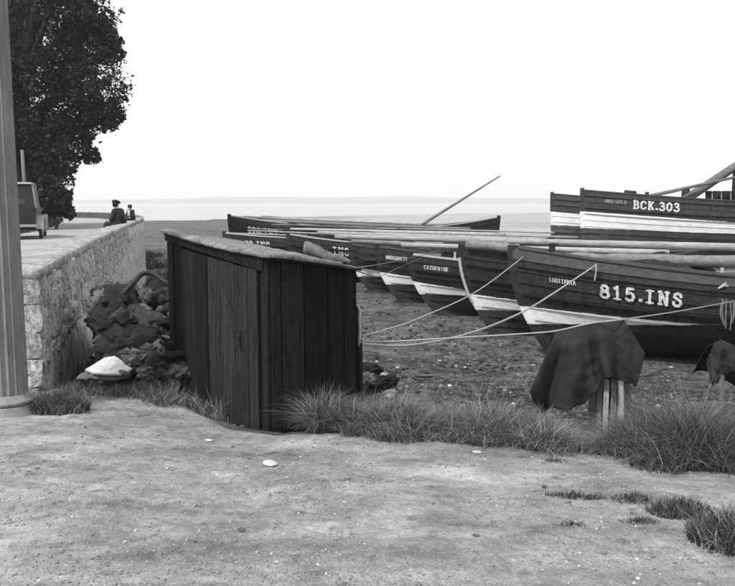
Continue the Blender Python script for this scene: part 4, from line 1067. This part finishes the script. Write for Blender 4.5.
# weeds on the beach by the far wall and grass on the roadside bank
roots, hs, tn = [], [], []
while len(roots) < 5000:
    y = random.uniform(13, 60); x = wall_x(y) + random.uniform(.2, 5) * random.random() + .1
    if nz(x * .5, y * .3, 6) < -.1: continue
    roots.append((x, y, ground_h(x, y) - .03)); hs.append(random.uniform(.1, .4)); tn.append(random.uniform(.15, .6))
tag(blades('beach_weeds', roots, np.array(hs), .7, M['grass'], tn, .025), 'dark weeds growing on the beach below the far sea wall', kind='stuff')
roots, hs, tn = [], [], []
while len(roots) < 7000:
    y = random.uniform(24, 62); x = wall_x(y) - .3 - 4.6 - abs(random.gauss(0, 1.6)) + .25
    if y > 56: x -= (y - 56) * 1.5
    roots.append((x, y, ground_h(x, y) - .03)); hs.append(random.uniform(.12, .5)); tn.append(random.uniform(.15, .55))
tag(blades('bank_grass', roots, np.array(hs), .7, M['grass'], tn, .022), 'dark grass on the bank beside the road under the tree', kind='stuff')

# ------------------------------------------------------------------ trees and shrubs
def leaves(name, lobes, n, size, m, parent, loc, seed, gap=.0):
    r = np.random.default_rng(seed); C = []; Tn = []
    wts = np.array([l[3] ** 2 for l in lobes]); wts = wts / wts.sum()
    idx = r.choice(len(lobes), n, p=wts); ctr = np.array([l[:3] for l in lobes])[idx]; rad = np.array([l[3] for l in lobes])[idx]
    d = r.normal(size=(n, 3)); d /= np.linalg.norm(d, axis=1)[:, None]; rr = (.3 + .6 * r.random(n) ** .5 + np.abs(r.normal(0, .14, n)))
    p = ctr + d * (rad * rr)[:, None]
    keep = [mn.noise(Vector(q) * .95 + Vector((seed, 0, 0))) + .5 * mn.noise(Vector(q) * 2.3) > gap for q in p]
    p = p[np.array(keep)]; n = len(p)
    t1 = r.normal(size=(n, 3)); t1 /= np.linalg.norm(t1, axis=1)[:, None]; t2 = np.cross(t1, r.normal(size=(n, 3))); t2 /= np.linalg.norm(t2, axis=1)[:, None]; t3 = np.cross(t1, t2)
    s = size * (.45 + 1.3 * r.random(n) ** 2)[:, None]
    V = np.stack([p - t1 * s, p - t2 * s * .5 + t3 * s * .15, p + t1 * s, p + t2 * s * .5 + t3 * s * .15], 1) - np.array(loc)
    b = (np.arange(n) * 4)[:, None]; Fs = np.concatenate([b + np.array([0, 1, 2]), b + np.array([0, 2, 3])], 0)
    o = mesh_obj(name, V.reshape(-1, 3).tolist(), Fs.tolist(), m, parent)
    at = o.data.attributes.new('tone', 'FLOAT', 'POINT'); at.data.foreach_set('value', np.repeat(r.uniform(.55, 1.6, n), 4).astype(np.float32)); return o
def tree(name, label, base_px, Y, lobes_px, n, size, seed, trunk_r, group=None, gap=-.12, m=None):
    b = P(base_px, 230, Y); b.z = ground_h(b.x, b.y) - .1
    root = thing(name, label, 'tree' if trunk_r > .1 else 'shrub', b, 0, group)
    k = Y / F; lob = []
    rs = random.Random(seed)
    for (x, y, r_) in lobes_px:
        c = P(x, y, Y + rs.uniform(-1, 1) * r_ * k * .6); lob.append((c.x, c.y, c.z, r_ * k))
        for _ in range(14):         # smaller clumps breaking the outline
            d = Vector((rs.gauss(0, 1), rs.gauss(0, 1), rs.gauss(0, 1))).normalized() * r_ * k * rs.uniform(.8, 1.1); lob.append((c.x + d.x, c.y + d.y, c.z + d.z, r_ * k * rs.uniform(.1, .3)))
    leaves('crown', lob, n, size, m or M['leaf'], root, b, seed, gap)
    mb = MB(); big = [l for l in lob if l[3] > .6] or lob[:1]
    top = max(l[2] for l in big) - b.z
    mb.tube([(0, 0, -.2), (.15, 0, top * .18), (.0, .1, top * .45), (-.2, .0, top * .85)], [trunk_r * 1.35, trunk_r, trunk_r * .75, trunk_r * .2], 10, .06); mb.build('trunk', M['bark'], root, True)
    for l in big:
        z0 = rs.uniform(.2, .45) * top; e = Vector((l[0] - b.x, l[1] - b.y, l[2] - b.z)); s0 = Vector((.1, 0, min(z0, max(e.z - .5, .3))))
        mb = MB(); mb.tube([s0, s0.lerp(e, .5) + Vector((0, 0, -.15)), e], [trunk_r * .5, trunk_r * .33, trunk_r * .1], 7, .06); mb.build('limb', M['bark'], root, True)
    return root
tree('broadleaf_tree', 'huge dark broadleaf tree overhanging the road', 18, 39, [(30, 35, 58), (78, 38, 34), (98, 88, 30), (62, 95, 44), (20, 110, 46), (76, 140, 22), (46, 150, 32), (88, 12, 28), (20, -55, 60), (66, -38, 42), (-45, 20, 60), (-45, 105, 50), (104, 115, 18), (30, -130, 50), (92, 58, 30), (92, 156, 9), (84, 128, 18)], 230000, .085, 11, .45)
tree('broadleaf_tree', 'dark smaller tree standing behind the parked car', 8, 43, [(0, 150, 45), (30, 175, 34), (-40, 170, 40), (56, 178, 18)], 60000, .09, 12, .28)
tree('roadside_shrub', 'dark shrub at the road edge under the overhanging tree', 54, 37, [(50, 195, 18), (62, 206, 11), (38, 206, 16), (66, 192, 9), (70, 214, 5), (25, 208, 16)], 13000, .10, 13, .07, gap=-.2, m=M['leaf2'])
# post by the car
b = P(27, 215, 33.5); b.z = ground_h(b.x, b.y) - .1; t_ = P(22, 150, 33.5); mb = MB(); mb.tube([b, b.lerp(t_, .5), t_], [.09, .08, .07], 8); 
pr = mb.build('wooden_post', M['pole'], None, True); tag(pr, 'slim pale post standing behind the parked car', 'post')

# ------------------------------------------------------------------ parked car (seen from behind)
def build_car():
    hd = R(19); c = P(18, 240, 27.2); z = ground_h(c.x, c.y, False) + .02
    root = thing('parked_car', 'dark boxy vintage motor car with pale wings parked on the road', 'car', (c.x, c.y, z), hd)
    # local: +y forward, x right, rear axle at y=0
    def prism(name, prof, x0, x1, m, taper=1.0, parent=root, smooth=False):
        mb = MB(); mb.loft([[(x0, y, z_) for y, z_ in prof], [(x1, y, z_) for y, z_ in prof]]); return mb.build(name, m, parent)
    body = prism('body', [(-.55, .48), (2.6, .48), (2.6, .95), (1.55, 1.05), (-.5, 1.1), (-.54, .8)], -.62, .62, M['carbody'])
    mb = MB(); lo = [(-.61, -.5, 1.08), (.61, -.5, 1.08), (.61, 1.5, 1.06), (-.61, 1.5, 1.06)]; hi = [(-.52, -.36, 1.86), (.52, -.36, 1.86), (.52, 1.32, 1.86), (-.52, 1.32, 1.86)]
    mb.hexa(lo + hi); cabn = mb.build('cabin', M['carbody'], root)
    mb = MB(); mb.hexa([(-.56, -.42, 1.862), (.56, -.42, 1.862), (.56, 1.42, 1.862), (-.56, 1.42, 1.862), (-.50, -.3, 1.92), (.50, -.3, 1.92), (.50, 1.3, 1.92), (-.50, 1.3, 1.92)]); mb.build('roof', M['cartrim'], root)
    for sx in (-1, 1):
        for (y0, y1) in ((-.47, -.38), (.5, .57), (1.42, 1.5)):
            mb = MB(); d0 = .625 * sx; d1 = .535 * sx; yy = lambda y, top: y + (.12 if y < 0 else -.12 if y > 1 else 0) * top
            mb.hexa([(d0 - .03, y0, 1.06), (d0 + .03, y0, 1.06), (d0 + .03, y1, 1.06), (d0 - .03, y1, 1.06), (d1 - .03, yy(y0, 1), 1.87), (d1 + .03, yy(y0, 1), 1.87), (d1 + .03, yy(y1, 1), 1.87), (d1 - .03, yy(y1, 1), 1.75)]); mb.build('pillar', M['cartrim'], cabn)  # pillar's pale colour imitates sun on the cabin side
        mb = MB(); mb.hexa([(sx * .615, -.3, 1.12), (sx * .622, -.3, 1.12), (sx * .622, .45, 1.12), (sx * .615, .45, 1.12), (sx * .546, -.25, 1.76), (sx * .553, -.25, 1.76), (sx * .553, .45, 1.76), (sx * .546, .45, 1.76)]); mb.build('side_window', M['carglass'], cabn)
        mb = MB(); mb.box((sx * .605 - .03, -.45, .86), (sx * .605 + .04, 2.5, 1.08)); mb.build('waist_panel', M['carbody'], root)
        mb = MB(); mb.box((min(sx * .6, sx * .84), .45, .36), (max(sx * .6, sx * .84), 1.95, .41)); mb.build('running_board', M['cartrim'], root)
        for yc, nm in ((0, 'rear_wing'), (2.35, 'front_wing')):
            mb = MB(); rings = []
            for i in range(13):
                a = R(-15 + 195 * i / 12); 
                r0, r1 = .43, .46
                rings.append([(sx * .60, yc + r0 * math.cos(a), .36 + r0 * math.sin(a)), (sx * .86, yc + r0 * math.cos(a), .36 + r0 * math.sin(a)), (sx * .84, yc + r1 * math.cos(a), .36 + r1 * math.sin(a)), (sx * .60, yc + r1 * math.cos(a), .36 + r1 * math.sin(a))])
            mb.loft(rings); mb.build(nm, M['cartrim'], root)
            wh = MB(); wh.loft([[(sx * x, yc + r * math.cos(t), .36 + r * math.sin(t)) for t in [2 * math.pi * i / 24 for i in range(24)]] for x, r in ((.68, .27), (.69, .34), (.71, .36), (.76, .36), (.78, .34), (.79, .27))]); wl = wh.build('wheel', M['rubber'], root)
            rm = MB(); rm.loft([[(sx * x, yc + r * math.cos(t), .36 + r * math.sin(t)) for t in [2 * math.pi * i / 24 for i in range(24)]] for x, r in ((.79, .25), (.805, .24), (.815, .06), (.84, .05))]); rm.build('rim', M['cartrim'], wl)
        hl_ = MB(); hl_.tube([(sx * .45, 2.62, .88), (sx * .45, 2.72, .88), (sx * .45, 2.84, .88)], [.05, .11, .12], 12); hl_.build('headlamp', M['cartrim'], root)
    mb = MB(); mb.hexa([(-.3, -.485, 1.2), (.3, -.485, 1.2), (.3, -.46, 1.2), (-.3, -.46, 1.2), (-.28, -.405, 1.56), (.28, -.405, 1.56), (.28, -.38, 1.56), (-.28, -.38, 1.56)]); mb.build('rear_window', M['carglass'], cabn)
    mb = MB(); mb.box((-.66, -.76, .44), (.66, -.70, .52)); mb.build('rear_bumper', M['cartrim'], root)
    mb = MB(); mb.box((-.56, -.66, .42), (.56, -.45, .52)); mb.build('luggage_rack', M['spar_grey'], root)
    mb = MB(); mb.box((-.7, -.03, .33), (.7, .03, .39)); mb.build('rear_axle', M['rubber'], root)
    mb = MB(); mb.box((-.7, 2.32, .33), (.7, 2.38, .39)); mb.build('front_axle', M['rubber'], root)
build_car()

# ------------------------------------------------------------------ people on the wall
def skin_mesh(name, V, E, Rr, m, parent, sub=1):
    me = bpy.data.meshes.new(name); me.from_pydata(V, E, []); o = bpy.data.objects.new(name, me); COL.objects.link(o)
    md = o.modifiers.new('skin', 'SKIN'); md.use_smooth_shade = True
    for i, s in enumerate(me.skin_vertices[0].data): s.radius = Rr[i] if isinstance(Rr[i], tuple) else (Rr[i], Rr[i]); s.use_root = (i == 0)
    ss = o.modifiers.new('sub', 'SUBSURF'); ss.levels = sub; ss.render_levels = sub
    dg = bpy.context.evaluated_depsgraph_get(); ev = o.evaluated_get(dg); m2 = bpy.data.meshes.new_from_object(ev)
    o.modifiers.clear(); o.data = m2; m2.name = name; m2.materials.clear(); m2.materials.append(m); o.parent = parent
    m2.polygons.foreach_set('use_smooth', [True] * len(m2.polygons))
    return o
def person(label, loc, rz, scale, lean, headturn, coat, cap, front=None):
    root = thing('person', label, 'person', loc, rz, 'people sitting on the sea wall'); root.scale = (scale,) * 3
    # local: +y is where the legs point, sitting at z=0
    def L_(y, z): return y + lean * z
    V = [(0, 0, .09), (0, L_(-.01, .28), .28), (0, L_(0, .46), .46), (0, L_(.01, .52), .52), (0, L_(.03, .56), .56), (0, L_(.045, .62), .62), (0, L_(.045, .72), .72),
         (.17, L_(0, .49), .49), (.23, L_(.05, .27), .25), (.16, .25, .14), (.13, .33, .12), (-.17, L_(0, .49), .49), (-.23, L_(.05, .27), .25), (-.16, .25, .14), (-.13, .33, .12),
         (.10, .03, .08), (.13, .44, .08), (.14, .46, -.36), (.14, .58, -.40), (-.10, .03, .08), (-.13, .44, .08), (-.14, .46, -.36), (-.14, .58, -.40)]
    E = [(0, 1), (1, 2), (2, 3), (3, 4), (4, 5), (5, 6), (2, 7), (7, 8), (8, 9), (9, 10), (2, 11), (11, 12), (12, 13), (13, 14), (0, 15), (15, 16), (16, 17), (17, 18), (0, 19), (19, 20), (20, 21), (21, 22)]
    Rr = [(.14, .11), (.12, .09), (.11, .08), (.055, .06), (.055, .06), (.085, .10), (.075, .09), .045, .045, .038, .032, .045, .045, .038, .032, .09, .07, .05, .035, .09, .07, .05, .035]
    skin_mesh('body', V, E, Rr, M['skin'], root, 1)
    ci = [0, 1, 2, 3, 7, 8, 9, 11, 12, 13]; mp = {k: i for i, k in enumerate(ci)}
    cr = [(.25, .2), (.22, .18), (.215, .16), (.15, .13), .10, .068, .05, .088, .068, .05]
    skin_mesh('jacket', [V[k] if k != 0 else (0, -.01, .06) for k in ci], [(mp[a], mp[b]) for a, b in E if a in mp and b in mp], cr, coat, root, 1)
    ti = [0, 15, 16, 17, 19, 20, 21]; mp = {k: i for i, k in enumerate(ti)}
    skin_mesh('trousers', [V[k] for k in ti], [(mp[a], mp[b]) for a, b in E if a in mp and b in mp], [(.18, .135), .105, .085, .07, .105, .085, .07], M['coat2'], root, 1)
    for s in (-1, 1):
        mb = MB(); mb.loft([[(s * .14 + .05 * math.cos(t) * k, .50 + dy + .0, -.44 + .045 * math.sin(t) * k + .03 * (1 - k)) for t in [2 * math.pi * i / 10 for i in range(10)]] for dy, k in ((-.1, .7), (-.05, 1), (.06, .9), (.16, .55))]); mb.build('boot', M['hair'], root, True)
    hy = L_(.045, .665); H = Matrix.Translation((0, hy, .665)) @ Matrix.Rotation(headturn, 4, 'Z')
    def hp(x, y, z): return H @ Vector((x, y, z))
    mb = MB(); mb.tube([hp(0, .085, .02), hp(0, .115, -.02), hp(0, .09, -.03)], [.012, .018, .01], 6)
    mb.build('nose', M['skin'], root)
    for s in (-1, 1):
        mb = MB(); mb.tube([hp(s * .08, .0, -.03), hp(s * .098, -.01, 0), hp(s * .085, -.005, .03)], [.012, .02, .012], 6); mb.build('ear', M['skin'], root)
        mb = MB(); mb.tube([hp(s * .035 - .01, .098, .01), hp(s * .035 + .01, .098, .01)], .009, 6); mb.build('eye', M['hair'], root)
    mb = MB(); mb.tube([hp(-.03, .095, -.06), hp(0, .102, -.062), hp(.03, .095, -.06)], .006, 5); mb.build('mouth', M['hair'], root)
    mb = MB(); rings = [[hp(r * math.cos(t) * .86, -.012 + r * math.sin(t), z + .03 * math.sin(t) * (z < .02)) for t in [2 * math.pi * i / 16 for i in range(16)]] for r, z in ((.098, -.03), (.112, .03), (.105, .09), (.06, .128), (.01, .138))]
    mb.loft(rings); mb.build('hair', M['hair'], root, True)
    mb = MB()
    if cap == 'cap':
        mb.loft([[hp(r * math.cos(t) * .95, .015 + r * math.sin(t) * 1.1, z + .02 * math.sin(t) * -1) for t in [2 * math.pi * i / 18 for i in range(18)]] for r, z in ((.105, .06), (.135, .085), (.135, .11), (.09, .145), (.02, .155))])
        mb.hexa([hp(-.07, .08, .055), hp(.07, .08, .055), hp(.05, .185, .045), hp(-.05, .185, .045), hp(-.07, .08, .075), hp(.07, .08, .075), hp(.05, .185, .058), hp(-.05, .185, .058)])
        mb.build('flat_cap', coat, root, True)
    else:
        mb.loft([[hp(r * math.cos(t) * .95, -.01 + r * math.sin(t), z) for t in [2 * math.pi * i / 18 for i in range(18)]] for r, z in ((.15, .05), (.118, .06), (.115, .1), (.09, .15), (.02, .16))]); mb.build('hat', coat, root, True)
    if front:
        mb = MB(); mb.hexa([(-.07, L_(.10, .25), .25), (.07, L_(.10, .25), .25), (.07, L_(.155, .25), .25), (-.07, L_(.155, .25), .25), (-.09, L_(.10, .53), .53), (.09, L_(.10, .53), .53), (.07, L_(.145, .53), .53), (-.07, L_(.145, .53), .53)]); mb.build('shirt_front', front, root)
    return root
d_ = Vector((-5.6, 23, 0)).normalized()
def wall_pt(px, Y, off=.2):
    x = wall_x(Y); return Vector((x - off, Y, lerp_tab([(8, 1.09), (13, 1.12), (22, 1.10), (31, 1.06), (60, .98), (90, .95)], Y) + .02))
person('man in dark coat and flat cap sitting on the sea wall', wall_pt(0, 24.6, .26) - Vector((0, 0, .05)), R(70), .95, .10, R(-95), M['coat'], 'cap')
person('smaller hatted person with pale shirt front sitting farther along the wall', wall_pt(0, 31.2, .24), R(150), .74, .02, R(0), M['coat'], 'hat', M['shirt'])
